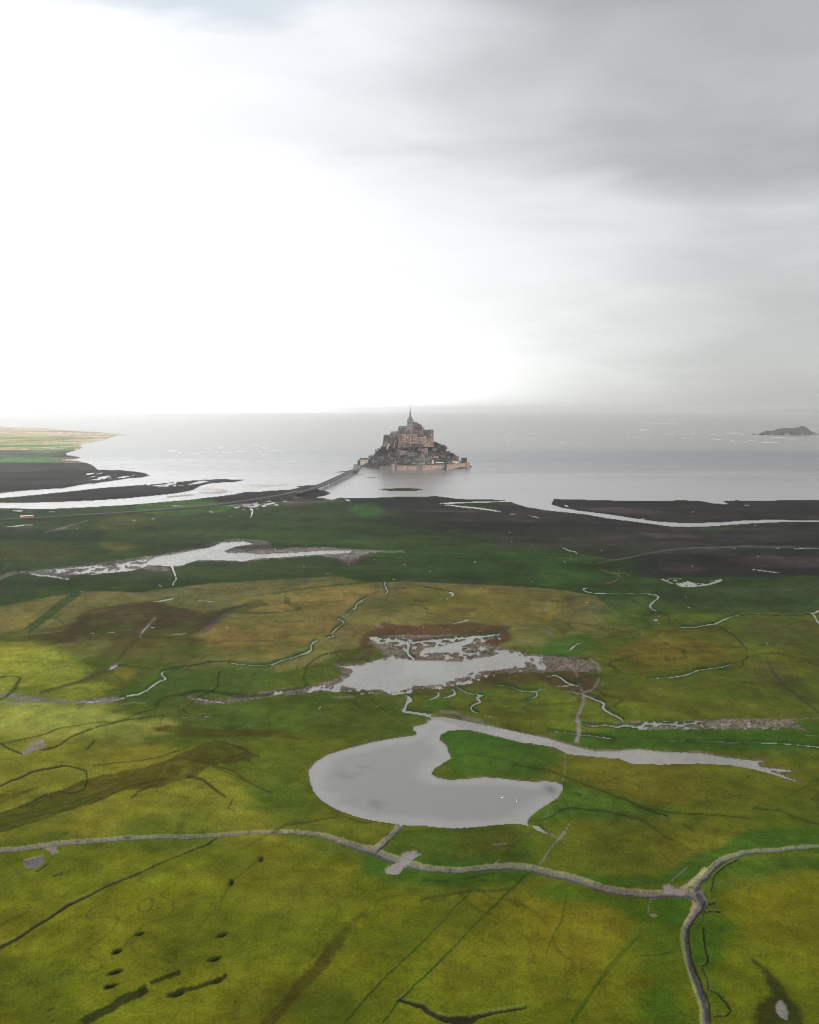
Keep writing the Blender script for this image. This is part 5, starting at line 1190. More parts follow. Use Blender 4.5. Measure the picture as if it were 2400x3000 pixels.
def tower(label, u0, u1, vb, vt, mat=RAMP, roof=None, dy=0):
    o = thing('rampart_tower', label, 'tower')
    xa, y = wl_pt(u0, vb); xb, _ = wl_pt(u1, vb)
    r = (xb - xa) / 2; cx = (xa + xb) / 2; cy_ = y + r + dy
    z1 = V(vt, y)
    MB().lathe(cx, cy_, [(r * 1.06, -1.5), (r, 4), (r, z1 - 1.4), (r + .35, z1 - 1.1)], 18).build('tower_wall', mat, o)
    MB().lathe(cx, cy_, [(r + .4, z1 - 1.09), (r + .4, z1), (r - .5, z1 + .02)], 18).build('parapet', mat, o)
    b = MB()
    for k in range(14):
        a = 2 * math.pi * k / 14
        b.box(cx + (r + .05) * math.cos(a) - .5, cx + (r + .05) * math.cos(a) + .5, cy_ + (r + .05) * math.sin(a) - .3, cy_ + (r + .05) * math.sin(a) + .3, z1 + .03, z1 + .85, rz=a + math.pi / 2)
    b.build('battlements', mat, o)
    if roof:
        MB().lathe(cx, cy_, [(r - .55, z1 + .03), (r * .5, z1 + roof * .55), (.06, z1 + roof)], 14).build('roof', GRAN_G, o)
    for k in range(4):
        a = -math.pi / 2 + (k - 1.5) * .5
        MB().box(cx + r * math.cos(a) - .25, cx + r * math.cos(a) + .25, cy_ + r * math.sin(a) - .15, cy_ + r * math.sin(a) + .3, z1 * .5, z1 * .5 + 1.6, rz=a + math.pi / 2).build('arrow_slit', GLASS, o)
    return o
tower('big round orange tower at the left end of the straight rampart', 543, 592, 966, 893)
tower('dark stone tower tucked beside the left round tower', 592, 626, 964, 900, GRAN_P, roof=None)
tower('broad round orange tower in the middle of the rampart', 946, 1022, 972, 897, roof=3.5)
tower('dark narrow tower between the right-hand ramparts', 1270, 1300, 966, 893, GRAN_D)
tower('round orange corner tower at the far right end of the rampart', 1560, 1617, 940, 864)
o = thing('watch_turret', 'grey turret with a tall pointed roof behind the left round tower', 'turret')
x, y, z = hit(597, 888)
MB().lathe(x, y, [(4.2, z - 6), (4.0, z + 3)], 10).build('turret_wall', GRAN_G, o)
MB().lathe(x, y, [(4.4, z + 3.01), (2.2, z + 7), (.08, z + 12.5)], 10).build('roof', surf('grey_cone', (.20, .19, .18), (.12, .115, .11), .5), o)


# --- houses
def house(label, u0, u1, vr, ve, vb, wall=GRAN_G, roof=SLATE, axis='x', depth=None, nx=3, nz=2, chim=1, group=None, name='stone_house', door=True, rz=None, wsz=(.9, 1.3), xyz=None, cat='house', dorm=0):
    w = (u1 - u0) * MU; hh = (vb - ve) * MU; hr = max((ve - vr) * MU, 1.2)
    d = depth or min(max(w * .7, 6), 9)
    x, y, z = xyz or hit((u0 + u1) / 2, vb)
    o = tag(empty(name, (x, y, z), rz if rz is not None else random.uniform(-.08, .08)), label, cat, group)
    W_ = MB().box(-w / 2, w / 2, 0, d, -5, hh)
    if axis == 'x':
        for xx in (-w / 2, w / 2 - .4):
            W_.add([(xx, 0, hh), (xx, d, hh), (xx, d / 2, hh + hr - .2), (xx + .4, 0, hh), (xx + .4, d, hh), (xx + .4, d / 2, hh + hr - .2)], [(0, 2, 1), (3, 4, 5), (0, 3, 5, 2), (1, 2, 5, 4)])
    else:
        for yy in (0, d - .4):
            W_.add([(-w / 2, yy, hh), (w / 2, yy, hh), (0, yy, hh + hr - .2), (-w / 2, yy + .4, hh), (w / 2, yy + .4, hh), (0, yy + .4, hh + hr - .2)], [(0, 1, 2), (5, 4, 3), (0, 2, 5, 3), (1, 4, 5, 2)])
    W_.build('wall', wall, o)
    r = MB().gable(-w / 2, w / 2, (0 if axis == 'x' else .42), d, hh + .01, hh + hr, axis, .3 if axis == 'x' else .25).build('roof', roof, o)
    for k in range(chim):
        cx = (-w / 2 + .7) if k == 0 else (w / 2 - .7)
        MB().box(cx - .5, cx + .5, d / 2 - .4, d / 2 + .4, hh + hr * .4, hh + hr + 1.3).build('chimney', wall, r)
    if nx * nz: wins(o, -w / 2 + .6, w / 2 - .6, .6, hh - .2, 0, nx, nz, *wsz, d=.08)
    for k in range(dorm):
        cx = -w / 2 + w * (k + .5) / dorm
        q = MB().box(cx - .8, cx + .8, .5, 2.6, hh + .3, hh + 2.0); q.gable(cx - .8, cx + .8, .5, 2.6, hh + 2.01, hh + 2.9, 'y', .12)
        q = q.build('dormer', wall, r); MB().box(cx - .45, cx + .45, .42, .7, hh + .7, hh + 1.7).build('window', GLASS, q) if False else None
    if door: MB().box(-.5, .5, -.1, .25, 0.0, 2.0).build('door', GLASS, o)
    return o

house('long white house with dark dormered roof at the left tip of the island', 120, 232, 803, 830, 888, WHITE, SLATE, nx=5, nz=2, chim=2, wsz=(1.3, 2.0), name='white_house', dorm=4, door=False, rz=.02, depth=9)
x, y, z = hit(176, 900)
b = MB().box(-14, 13, -3, -.5, -6, .6); o = b.build('retaining_wall', GRAN_D); o.location = (x, y, z); tag(o, 'dark retaining wall under the long white house', 'wall')
o = tag(empty('old_tower', hit(102, 912)), 'grey round tower at the very left tip beside the white house', 'tower')
MB().lathe(0, 3, [(4.0, -6), (3.6, 12), (3.9, 12.5)], 12).build('tower_wall', GRAN_G, o); MB().lathe(0, 3, [(4.0, 12.51), (1.8, 15), (.05, 19)], 12).build('roof', SLATE, o)
MB().lathe(3.6, 3, [(1.1, 8), (1.1, 18), (1.5, 18.2), (.05, 23)], 8).build('stair_turret', SLATE, o)
H_ = [('long low pink house with windows beneath the terrace wall under the orange lodgings', 657, 757, 706, 722, 766, GRAN_P, ROOFL, 'x', 5, 2, 2),
      ('wide pinkish house with pale roof in the middle of the slope', 905, 1042, 668, 690, 735, GRAN_P, ROOFL, 'x', 5, 2, 2),
      ('small pinkish house standing in front of the wide pale-roofed one', 950, 990, 705, 718, 750, GRAN_P, ROOFL, 'y', 2, 1, 1),
      ('low pink terrace house left of the gabled parish church', 836, 925, 790, 806, 838, GRAN_P, SLATE, 'x', 6, 1, 2),
      ('house with a plain flat-looking grey slate roof above the low pink terrace', 775, 860, 766, 784, 806, GRAN_D, LEAD, 'x', 3, 1, 1),
      ('white gabled house front standing just behind the rampart', 1096, 1126, 832, 852, 884, WHITE, WHITE, 'y', 1, 2, 0),
      ('white house with a dark red roof above the right rampart', 1380, 1440, 824, 845, 872, WHITE, REDR, 'x', 3, 1, 1),
      ('small white gable beside the red-roofed house', 1441, 1472, 842, 856, 876, WHITE, ROOFL, 'y', 1, 1, 0),
      ('big dark house with a steep slate roof near the right corner tower', 1502, 1578, 800, 838, 874, GRAN_D, SLATE, 'x', 4, 1, 2),
      ('lone tall pinkish house at the right edge of the trees', 1436, 1466, 730, 738, 800, GRAN_P, GRAN_P, 'x', 1, 3, 0),
      ('small grey gabled house high under the guest building', 500, 578, 716, 735, 760, GRAN_G, ROOFL, 'y', 2, 1, 1),
      ('pale gabled cottage among dark trees below the orange lodgings', 705, 770, 622, 642, 662, GRAN_G, LEAD, 'y', 2, 1, 0),
      ('narrow pink gabled house left of its twin below the lodgings', 858, 886, 616, 632, 668, GRAN_P, ROOFL, 'y', 1, 2, 0),
      ('narrow pink gabled house right of its twin below the lodgings', 905, 932, 612, 628, 660, GRAN_P, ROOFL, 'y', 1, 2, 0),
      ('whitish house right of the gabled parish church', 1060, 1098, 755, 772, 802, surf('pale_stone', (.42, .38, .34), (.26, .23, .2), .5), SLATE, 'x', 3, 1, 1),
      ('house with a long pale pink roof right of the whitish house', 1114, 1188, 778, 798, 812, GRAN_G, surf('pink_roof', (.40, .27, .25), (.28, .19, .18), .5), 'x', 4, 1, 1),
      ('small house with a sharp pale gable above the long pink roof', 1130, 1160, 748, 768, 786, GRAN_P, ROOFL, 'y', 1, 1, 0),
      ('pale pink house half hidden in trees below the east hall', 1095, 1165, 675, 688, 708, GRAN_P, ROOFL, 'x', 3, 1, 1),
      ('grey stone house at the foot of the rock left of the turret', 350, 395, 775, 792, 846, GRAN_G, GRAN_G, 'y', 1, 3, 0),
      ('tall narrow grey house in the trees above the low left rampart', 400, 440, 772, 790, 850, GRAN_G, SLATE, 'y', 1, 3, 1),
      ('wide grey house with many small windows above the low left rampart', 445, 520, 805, 828, 872, GRAN_G, SLATE, 'x', 5, 2, 2),
      ('squat dark house directly above the low left rampart', 455, 530, 868, 885, 908, GRAN_D, SLATE, 'x', 4, 1, 1),
      ('first grey house of the row right of the pointed turret', 628, 662, 806, 826, 878, GRAN_G, SLATE, 'y', 2, 2, 1),
      ('second grey house of the row right of the pointed turret', 664, 698, 812, 830, 880, GRAN_D, SLATE, 'x', 2, 2, 1),
      ('third grey house of the row right of the pointed turret', 700, 732, 806, 826, 882, GRAN_G, SLATE, 'y', 2, 2, 1),
      ('fourth and last grey house of the row right of the pointed turret', 734, 768, 808, 828, 884, GRAN_G, SLATE, 'x', 2, 2, 2),
      ('dark house with a grey roof behind the straight rampart', 790, 828, 850, 866, 896, GRAN_D, LEAD, 'y', 2, 1, 1),
      ('grey house just below the gabled parish church', 1010, 1050, 808, 826, 862, GRAN_G, SLATE, 'y', 2, 2, 1),
      ('grey-green house right of the white gabled house front', 1150, 1210, 826, 840, 868, GRAN_G, SLATE, 'x', 3, 1, 2),
      ('dark low house behind the right-of-centre rampart', 1225, 1290, 832, 846, 872, GRAN_D, SLATE, 'x', 4, 1, 1),
      ('pale grey house behind the dark narrow tower', 1300, 1360, 838, 852, 876, surf('grey_render', (.30, .30, .28), (.18, .18, .17), .5), SLATE, 'x', 3, 1, 1),
      ('grey terrace house with two chimneys right of the twin pink gables', 980, 1060, 632, 645, 668, GRAN_G, LEAD, 'x', 4, 1, 2)]
for h in H_:
    house(h[0], *h[1:6], wall=h[6], roof=h[7], axis=h[8], nx=h[9], nz=h[10], chim=h[11], door=h[5] - h[4] > 30)
# parish church
x, y, z = hit(965, 840)
o = tag(empty('parish_church', (x, y, z), .05), 'small stone parish church with steep gable and stub spire in the town', 'church')
MB().box(-6.4, 6.4, 0, 10, -5, 10.5).add([(-6.4, 0, 10.5), (6.4, 0, 10.5), (0, 0, 18), (-6.4, .5, 10.5), (6.4, .5, 10.5), (0, .5, 18)], [(0, 1, 2), (5, 4, 3), (0, 2, 5, 3), (1, 4, 5, 2)]).build('wall', GRAN_P, o)
MB().gable(-6.4, 6.4, .52, 10, 10.51, 17.8, 'y', .2).build('roof', SLATE, o)
q = MB().box(2, 5, 3, 6, 10.6, 18).build('bell_tower', GRAN_P, o); MB().lathe(3.5, 4.5, [(2.2, 18.01), (.05, 23)], 4, math.pi / 4).build('spire', SLATE, q)
wins(o, -5, 5, 1, 9, 0, 3, 1, 1.3, 5, arch=True, d=.08)
# more small houses filling the lower town
tmpl = {}
for zi, (us, vs_, n_, lab, grp) in enumerate(((((540, 620), (770, 860)), None, 5, 'small grey slated house in the cluster above the left round tower', 'cluster above the left round tower'),
                                              (((775, 1050), (845, 892)), None, 9, 'small dark slated house crammed behind the straight rampart and middle tower', 'houses behind the straight rampart'),
                                              (((1040, 1330), (720, 835)), None, 11, 'small grey slated house scattered among trees on the right slope', 'houses on the right slope'),
                                              (((620, 900), (700, 800)), None, 6, 'small dark slated house in the shade of trees below the lodgings', 'houses below the lodgings'),
                                              (((260, 400), (820, 905)), None, 5, 'small grey house on the rocks between the white house and the low rampart', 'houses on the left rocks'))):
    (ua, ub), (va, vb_) = us
    for k in range(n_):
        u = ua + (ub - ua) * (k + .5) / n_ + random.uniform(-6, 6); v_ = random.uniform(va, vb_)
        w2 = random.uniform(16, 24)
        house(lab, u - w2, u + w2, v_ - random.uniform(44, 52), v_ - random.uniform(28, 32), v_, wall=random.choice([GRAN_G, GRAN_D, GRAN_D, GRAN_P]), roof=random.choice([SLATE, SLATE, ROOFL, LEAD]),
              axis=random.choice('xy'), nx=2, nz=1, chim=1, group=grp, door=False, wsz=(.8, 1.2))
# terrace walls
for u0, u1, va, vb_, th_, lab in ((655, 808, 696, 684, 3.0, 'long pale terrace wall sloping up under the orange lodgings'), (640, 900, 775, 772, 2.2, 'dark terrace wall crossing the slope above the low pink terrace'),
                                  (1045, 1200, 820, 818, 2.5, 'grey terrace wall right of the parish church'), (240, 330, 872, 800, 3.5, 'stepped grey wall climbing the rocks right of the white house'), (340, 560, 800, 795, 2.2, 'long grey terrace wall above the left cluster of houses')):
    a_ = hit(u0, va); b_ = hit(u1, vb_)
    if abs(a_[1] - b_[1]) > 30: b_ = (b_[0], a_[1], b_[2])
    q = MB().add([(a_[0], a_[1], a_[2] - 5), (b_[0], b_[1], b_[2] - 5), (b_[0], b_[1] + .8, b_[2] - 5), (a_[0], a_[1] + .8, a_[2] - 5), (a_[0], a_[1], a_[2] + th_), (b_[0], b_[1], b_[2] + th_), (b_[0], b_[1] + .8, b_[2] + th_), (a_[0], a_[1] + .8, a_[2] + th_)],
                 [(3, 2, 1, 0), (4, 5, 6, 7), (0, 1, 5, 4), (1, 2, 6, 5), (2, 3, 7, 6), (3, 0, 4, 7)])
    tag(q.build('terrace_wall', GRAN_D if 'dark' in lab else GRAN_G if 'grey' in lab else ROOFL), lab, 'wall')
# white awnings and umbrellas along the wall walk
aw = [(826, 'thin white awning at the left end of the rampart stalls'), (842, 'thin white awning second from the left behind the straight rampart'), (862, 'larger white awning behind the straight rampart'), (884, 'cream awning right of the larger white one'),
      (922, 'white peaked tent left of the middle round tower'), (965, 'low white awning left behind the middle tower'), (992, 'low white awning right behind the middle tower'), (1055, 'bright white awning left of the white gabled house'),
      (1172, 'long white awning left of its neighbour behind the right rampart'), (1208, 'long white awning right of its neighbour behind the right rampart'), (1240, 'yellowish white awning left of the dark narrow tower')]
for u, lab in aw:
    x, y, z = hit(u, 892 if u < 1100 else 884)
    o = tag(empty('awning', (x, y, z + 1.0)), lab, 'awning', None)
    w_ = 1.2 if u < 850 else 3.2 if u > 1150 else 2.0
    MB().gable(-w_, w_, 0, 3.4, 1.9, 3.6, 'x' if u > 1150 else 'y', .1, .6).build('canopy', CANV, o)
    for sx in (-1, 1):
        for sy in (.1, 3.2): MB().box(sx * (w_ - .15) - .08, sx * (w_ - .15) + .08, sy, sy + .15, -1.5, 1.89).build('leg', CANV, o)

# --- trees
def tree_meshes(seed, h, r, mat, n=150, dens=1.0):
    rnd = random.Random(seed)
    tb = MB()
    tb.lathe(0, 0, [(.35, -1.5), (.28, h * .25), (.14, h * .6), (.04, h * .85)], 6)
    for k in range(6):
        a = rnd.uniform(0, 6.28); z0 = h * rnd.uniform(.25, .5); l = r * .7
        e = (l * math.cos(a), l * math.sin(a), z0 + h * .28)
        tb.add([(-.08, -.08, z0), (.1, 0, z0), (0, .1, z0 + .1), (e[0] - .02, e[1], e[2]), (e[0] + .02, e[1], e[2]), (e[0], e[1] + .02, e[2] + .02)], [(0, 1, 4, 3), (1, 2, 5, 4), (2, 0, 3, 5)])
    cb = MB()
    blobs = [(rnd.uniform(-.5, .5) * r, rnd.uniform(-.5, .5) * r, h * rnd.uniform(.42, .82), r * rnd.uniform(.35, .6)) for _ in range(7)] + [(0, 0, h * .8, r * .45)]
    for k in range(int(n * dens)):
        bx_, by_, bz_, br = rnd.choice(blobs)
        v = Vector((rnd.gauss(0, 1), rnd.gauss(0, 1), rnd.gauss(0, .8))).normalized() * br * rnd.uniform(.6, 1.05)
        c_ = Vector((bx_, by_, bz_)) + v
        s_ = rnd.uniform(.35, .8) * r / 3.2
        a = Vector((rnd.gauss(0, 1), rnd.gauss(0, 1), rnd.gauss(0, 1))).normalized(); b_ = a.orthogonal().normalized(); d_ = a.cross(b_)
        cb.add([c_ + b_ * s_, c_ + d_ * s_ * .8, c_ - b_ * s_ * .9, c_ - d_ * s_, ], [(0, 1, 2, 3)])
    t_ = tb.build('trunk', BARK); c_ = cb.build('crown', mat)
    return t_, c_
kinds = []
for sd_, h_, r_, mt_, dn in ((1, 9, 3.6, LEAF_D, 1.2), (2, 7.5, 3.2, LEAF_D, 1.1), (3, 9, 3.4, LEAF_G, .8), (4, 7, 3.0, LEAF_G, .7), (5, 8, 3.4, LEAF_M, 1.0), (6, 10, 2.4, LEAF_D, 1.2)):
    kinds.append(tree_meshes(sd_, h_, r_, mt_, 170, dn))
used = [False] * len(kinds)
def plant(u, v_, k, lab, grp, s=1.0, name=None):
    x, y, z = hit(u, v_)
    name = name or ('bare_tree' if k in (2, 3) else 'dark_tree')
    o = tag(empty(name, (x, y, z), random.uniform(0, 6.28)), lab, 'tree', grp)
    s *= random.uniform(.8, 1.2); o.scale = (s, s, s * random.uniform(.9, 1.1))
    for src in kinds[k]:
        if not used[k]: c_ = src
        else:
            c_ = src.copy(); COL.objects.link(c_)
        c_.parent = o
    used[k] = True
def in_poly(x, y, P):
    s_ = False
    for i in range(len(P)):
        (ax, ay), (bx_, by_) = P[i], P[(i + 1) % len(P)]
        if (ay > y) != (by_ > y) and x < ax + (y - ay) / (by_ - ay) * (bx_ - ax): s_ = not s_
    return s_
zones = [([(1125, 640), (1200, 640), (1290, 700), (1390, 745), (1440, 800), (1440, 830), (1300, 800), (1140, 720)], 34, (0, 1, 5, 4), 'dense dark tree on the wooded right slope below the east hall', 'dark trees on the right slope'),
         ([(1110, 625), (1200, 620), (1300, 690), (1400, 740), (1440, 800), (1400, 830), (1250, 780), (1120, 690)], 30, (2, 3), 'thin pale grey-green tree on the wooded right slope', 'pale trees on the right slope'),
         ([(1150, 780), (1420, 800), (1470, 850), (1400, 850), (1150, 850)], 14, (4, 2, 1), 'bushy green-grey tree in the gardens above the right ramparts', 'garden trees above the right ramparts'),
         ([(640, 640), (1090, 640), (1100, 700), (900, 760), (640, 740), (480, 700), (540, 640)], 38, (0, 1, 5), 'very dark tree in the belt under the abbey walls', 'dark trees under the abbey walls'),
         ([(560, 700), (640, 700), (780, 790), (1060, 790), (1060, 830), (780, 850), (620, 800), (470, 800)], 22, (1, 0, 4), 'dark garden tree between the houses of the middle town', 'garden trees of the middle town'),
         ([(330, 720), (400, 680), (480, 690), (520, 760), (330, 780)], 20, (0, 4, 1), 'dark tree clinging to the left rock slope', 'dark trees on the left rock slope'),
         ([(220, 800), (330, 760), (350, 800), (260, 830)], 12, (2, 3, 4), 'leafless grey tree above the white house', 'bare trees above the white house'),
         ([(250, 860), (340, 820), (460, 830), (540, 890), (400, 925), (260, 915)], 36, (3, 4, 1), 'grey-green shrubby tree at the foot of the left rocks', 'shrubby trees at the left foot')]
for P, n_, ks, lab, grp in zones:
    c = 0; tries = 0
    xs = [q[0] for q in P]; ys = [q[1] for q in P]
    while c < n_ and tries < 3000:
        tries += 1
        u, v_ = random.uniform(min(xs), max(xs)), random.uniform(min(ys), max(ys))
        if not in_poly(u, v_, P): continue
        plant(u, v_, random.choice(ks), lab, grp, .75 if 'shrub' in lab or 'garden' in lab else 1.0); c += 1
for u, v_, k, lab, s_ in ((345, 700, 0, 'tall dark tree leaning out from the left shoulder of the rock', 1.1), (1150, 640, 0, 'tall dark tree touching the right corner of the east hall', 1.2), (1365, 800, 0, 'broad black tree standing out on the lower right slope', 1.6), (970, 625, 0, 'broad black tree in front of the orange lodgings', 1.1), (873, 625, 5, 'black tree at the foot of the orange lodgings beside the twin gables', 1.0),
                          (1520, 860, 1, 'round dark tree beside the big dark house near the right corner', .7)):
    plant(u, v_, k, lab, None, s_)
# ------------------------------------------------------------------ causeway, bridge, bus
def smooth_path(pts, step):
    out = []
    P = [Vector(p) for p in pts]
    for i in range(len(P) - 1):
        p0 = P[max(i - 1, 0)]; p1 = P[i]; p2 = P[i + 1]; p3 = P[min(i + 2, len(P) - 1)]
        n = max(int((p2 - p1).length / step), 1)
        for k in range(n):
            s_ = k / n
            out.append(.5 * ((2 * p1) + (p2 - p0) * s_ + (2 * p0 - 5 * p1 + 4 * p2 - p3) * s_ ** 2 + (3 * p1 - p0 - 3 * p2 + p3) * s_ ** 3))
    out.append(P[-1])
    return out
def frame_at(path, i):
    a = path[max(i - 1, 0)]; b = path[min(i + 1, len(path) - 1)]
    d_ = (b - a); d_.z = 0; d_.normalize()
    return d_, Vector((-d_.y, d_.x, 0))
def ribbon(path, prof, cap=True):
    """sweeps a closed section (offset, dz) along a path"""
    b = MB(); n = len(prof)
    vs = []
    for i, p in enumerate(path):
        _, nn = frame_at(path, i)
        vs += [tuple(p + nn * o_ + Vector((0, 0, z_))) for o_, z_ in prof]
    fs = []
    for i in range(len(path) - 1):
        for k in range(n): fs.append((i * n + k, i * n + (k + 1) % n, (i + 1) * n + (k + 1) % n, (i + 1) * n + k))
    fs += [tuple(range(n))[::-1], tuple(range((len(path) - 1) * n, len(path) * n))]
    return b.add(vs, fs)
ZB = 6.5
bp = [ground(x, y, ZB) for x, y in Z(13, (1500, 62), (1440, 84), (1360, 124), (1250, 176), (1150, 220), (1060, 255), (1000, 279), (930, 300), (860, 319))]
path = smooth_path([(float(x), float(y), ZB) for x, y in bp], 14)
DECK = surf('bridge_deck', (.085, .085, .088), (.06, .06, .062), .3, .8, .2, .05)
RAIL = surf('bridge_rail', (.045, .045, .05), (.03, .03, .034), .5, .6, 0)
WALK = surf('timber_walk', (.12, .112, .105), (.085, .08, .075), .5, .8, .2, .05)
br = thing('footbridge', 'long grey bridge on thin piles curving out to the island', 'bridge')
ribbon(path, [(-6, -.5), (3.4, -.5), (3.4, 0), (-6, 0)]).build('deck', DECK, br)
ribbon(path, [(3.42, -.5), (7.5, -.5), (7.5, .14), (3.42, .14)]).build('walkway', WALK, br)
for o_ in (-6.3, 7.8):
    ribbon(path, [(o_ - .12, -.6), (o_ + .12, -.6), (o_ + .12, 1.25), (o_ - .12, 1.25)]).build('railing', RAIL, br)
ribbon(path, [(3.1, .15), (3.3, .15), (3.3, .5), (3.1, .5)]).build('kerb_rail', RAIL, br)
for s_ in (-5, 6.4):
    pi_ = path[::max(1, int(len(path) / 48))][:49]
    for i, p_ in enumerate(pi_):
        _, nn = frame_at(path, path.index(p_))
        q = p_ + nn * s_
        MB().lathe(q.x, q.y, [(.45, -3), (.32, ZB - .52)], 6).build('pillar', RAIL, br)
ribbon(path, [(-4.5, -1.4), (6, -1.4), (6, -.52), (-4.5, -.52)]).build('girder', RAIL, br)
# landing at the island
x, y = ground(*Z(13, (1530, 48))[0], 3)
pl = MB().prism([(path[0].x - 5, path[0].y - 4), (path[0].x + 6, path[0].y - 6), (-122, 2350), (-128, 2368), (-146, 2372)], -2, 3.2)
tag(pl.build('landing', surf('landing_stone', (.15, .15, .145), (.09, .09, .09), .3)), 'low grey landing where the bridge meets the island', 'landing', kind='structure')
# causeway road on its bank
ep = [ground(x, y, 3.0) for x, y in Z(13, (870, 317), (700, 349), (500, 379), (250, 411), (0, 441)) + Z(1, (1250, 608), (1000, 629), (700, 650), (450, 664), (170, 683), (0, 690), (-400, 703), (-1200, 720))]
zs = [ZB, 5.2, 4.2, 3.4, 2.8] + [2.4] * 8
ep = smooth_path([(float(x), float(y), z_) for (x, y), z_ in zip(ep, zs)], 20)
tag(ribbon(ep, [(-14, -8), (13, -8), (5.5, -.01), (-5.5, -.01)]).build('causeway_bank', surf('bank_earth', (.034, .032, .032), (.022, .030, .014), .08, .95, .6, .4)), 'dark earth bank carrying the causeway road', 'bank', kind='structure')
tag(ribbon(ep, [(-4.2, .0), (4.2, .0), (4.2, .12), (-4.2, .12)]).build('causeway_road', surf('asphalt', (.085, .083, .09), (.06, .06, .064), .3, .85, .2, .05)), 'narrow grey causeway road running left along the marsh edge', 'road', kind='structure')

# bus
bx0, by0 = ground(*Z(14, (232, 524))[0], 4.2)
dd = min(range(len(ep)), key=lambda i: (ep[i] - Vector((float(bx0), float(by0), 3))).length)
dv, nv_ = frame_at(ep, dd)
bus = tag(empty('shuttle_bus', (ep[dd].x, ep[dd].y, ep[dd].z + .14), math.atan2(dv.y, dv.x)), 'long bus with white roof and orange-red lower side on the causeway road', 'bus')
BW = surf('bus_white', (.80, .80, .78), (.75, .75, .73), .5, .3, 0, spec=.5); BO = surf('bus_orange', (.60, .13, .04), (.5, .10, .03), .5, .35, 0, spec=.5)
TY = surf('tyre_rubber', (.02, .02, .02), (.03, .03, .03), 2, .9, 0)
L2 = 8.2
MB().box(-L2, L2, -1.3, 1.3, .4, 1.65).build('lower_body', BO, bus)
MB().box(-L2 + .05, L2 - .05, -1.27, 1.27, 1.66, 2.6).build('window_band', GLASS, bus)
MB().box(-L2, L2, -1.32, 1.32, 2.61, 3.5, taper=.12).build('roof', BW, bus)
for k in range(9):
    for sy in (-1, 1): MB().box(-L2 + k * 2 * L2 / 8 - .1, -L2 + k * 2 * L2 / 8 + .1, sy * 1.29 - .03, sy * 1.29 + .03, 1.655, 2.605).build('window_post', BW, bus)
for cx in (-5.6, 1.0, 5.8):
    for sy in (-1, 1):
        w = MB(); n = 14
        vs = [(cx + .5 * math.cos(a), sy * 1.05 + e, .5 + .5 * math.sin(a)) for e in (0, sy * .3) for a in [2 * math.pi * k / n for k in range(n)]]
        w.add(vs, [tuple(range(n)), tuple(range(2 * n - 1, n - 1, -1))] + [(k, (k + 1) % n, n + (k + 1) % n, n + k) for k in range(n)])
        w.build('wheel', TY, bus)
for sy in (-.9, .9): MB().box(-L2 - .05, -L2, sy - .18, sy + .18, .8, 1.05).build('headlight', BW, bus)

# swimming birds on the pond
for k, (px_, py_, lab) in enumerate(((8, (1285, 648), 'white bird afloat near the middle of the pond arm'), (8, (1368, 671), 'white bird afloat further right on the pond arm'))):
    x, y = ground(*Z(px_, py_)[0], 0)
    o = tag(empty('swan', (float(x), float(y), .02), .6 + k), lab, 'bird')
    b = MB(); prof = [(.02, -.62), (.16, -.5), (.27, -.2), (.28, .1), (.2, .38), (.06, .55), (.015, .6)]; n = 10
    vs, fs = [], []
    for r_, x_ in prof:
        for q in range(n):
            a = 2 * math.pi * q / n; vs.append((x_, r_ * math.cos(a), .12 + r_ * .75 * math.sin(a) + (x_ < -.4) * .12))
    for j in range(len(prof) - 1):
        for q in range(n): fs.append((j * n + q, j * n + (q + 1) % n, (j + 1) * n + (q + 1) % n, (j + 1) * n + q))
    m0 = len(vs)
    neck = [(.5, .15, .09), (.62, .35, .07), (.6, .58, .06), (.56, .74, .06), (.62, .84, .075), (.74, .82, .05), (.84, .78, .015)]
    for x_, z_, r_ in neck:
        for q in range(6):
            a = 2 * math.pi * q / 6; vs.append((x_ + r_ * .3 * math.sin(a), r_ * math.cos(a), z_ + r_ * math.sin(a)))
    for j in range(len(neck) - 1):
        for q in range(6): fs.append((m0 + j * 6 + q, m0 + j * 6 + (q + 1) % 6, m0 + (j + 1) * 6 + (q + 1) % 6, m0 + (j + 1) * 6 + q))
    mesh_obj('body', vs, fs, CANV, o, True)
    MB().add([(.82, -.02, .78), (.82, .02, .78), (.95, 0, .75), (.82, 0, .82)], [(0, 1, 2), (0, 2, 3), (1, 3, 2)]).build('beak', BO, o)

# islet far out on the right
IX0, IY = at_depth(2222, 1276, 5206)[0], 5206.0
IX1 = at_depth(2388, 1276, 5206)[0]
sil = [(2222, 0), (2232, 5), (2240, 9), (2247, 12), (2258, 11), (2268, 12), (2280, 17), (2296, 20), (2310, 19), (2330, 21), (2340, 22), (2347, 26), (2354, 25), (2362, 20), (2370, 13), (2380, 8), (2388, 1)]
sx_ = np.array([at_depth(a, 1276, IY)[0] for a, b in sil]); sz_ = np.array([b * 1.0 * IY / F for a, b in sil])
nx_, ny_ = 150, 60
xs = np.linspace(IX0 - 8, IX1 + 8, nx_); ys = np.linspace(-90, 90, ny_)
gx, gy = np.meshgrid(xs, ys, indexing='ij')
hh = np.interp(gx, sx_, sz_, left=-6, right=-6)
wdt = 35 + 50 * np.interp(gx, [IX0, (IX0 + IX1) / 2, IX1], [0, 1, .2])
q = np.clip(1 - (gy / wdt) ** 2, -1, 1)
zz_ = hh * np.sign(q) * np.sqrt(np.abs(q)) + (fbm(gx, gy, 14, 4, 91) - .5) * 9 * (hh > 4) - .5
vs = np.stack([gx.ravel() * (IY + 80) / IY, gy.ravel() + IY + 80, zz_.ravel()], 1).tolist()
fs = [(i * ny_ + j, (i + 1) * ny_ + j, (i + 1) * ny_ + j + 1, i * ny_ + j + 1) for i in range(nx_ - 1) for j in range(ny_ - 1)]
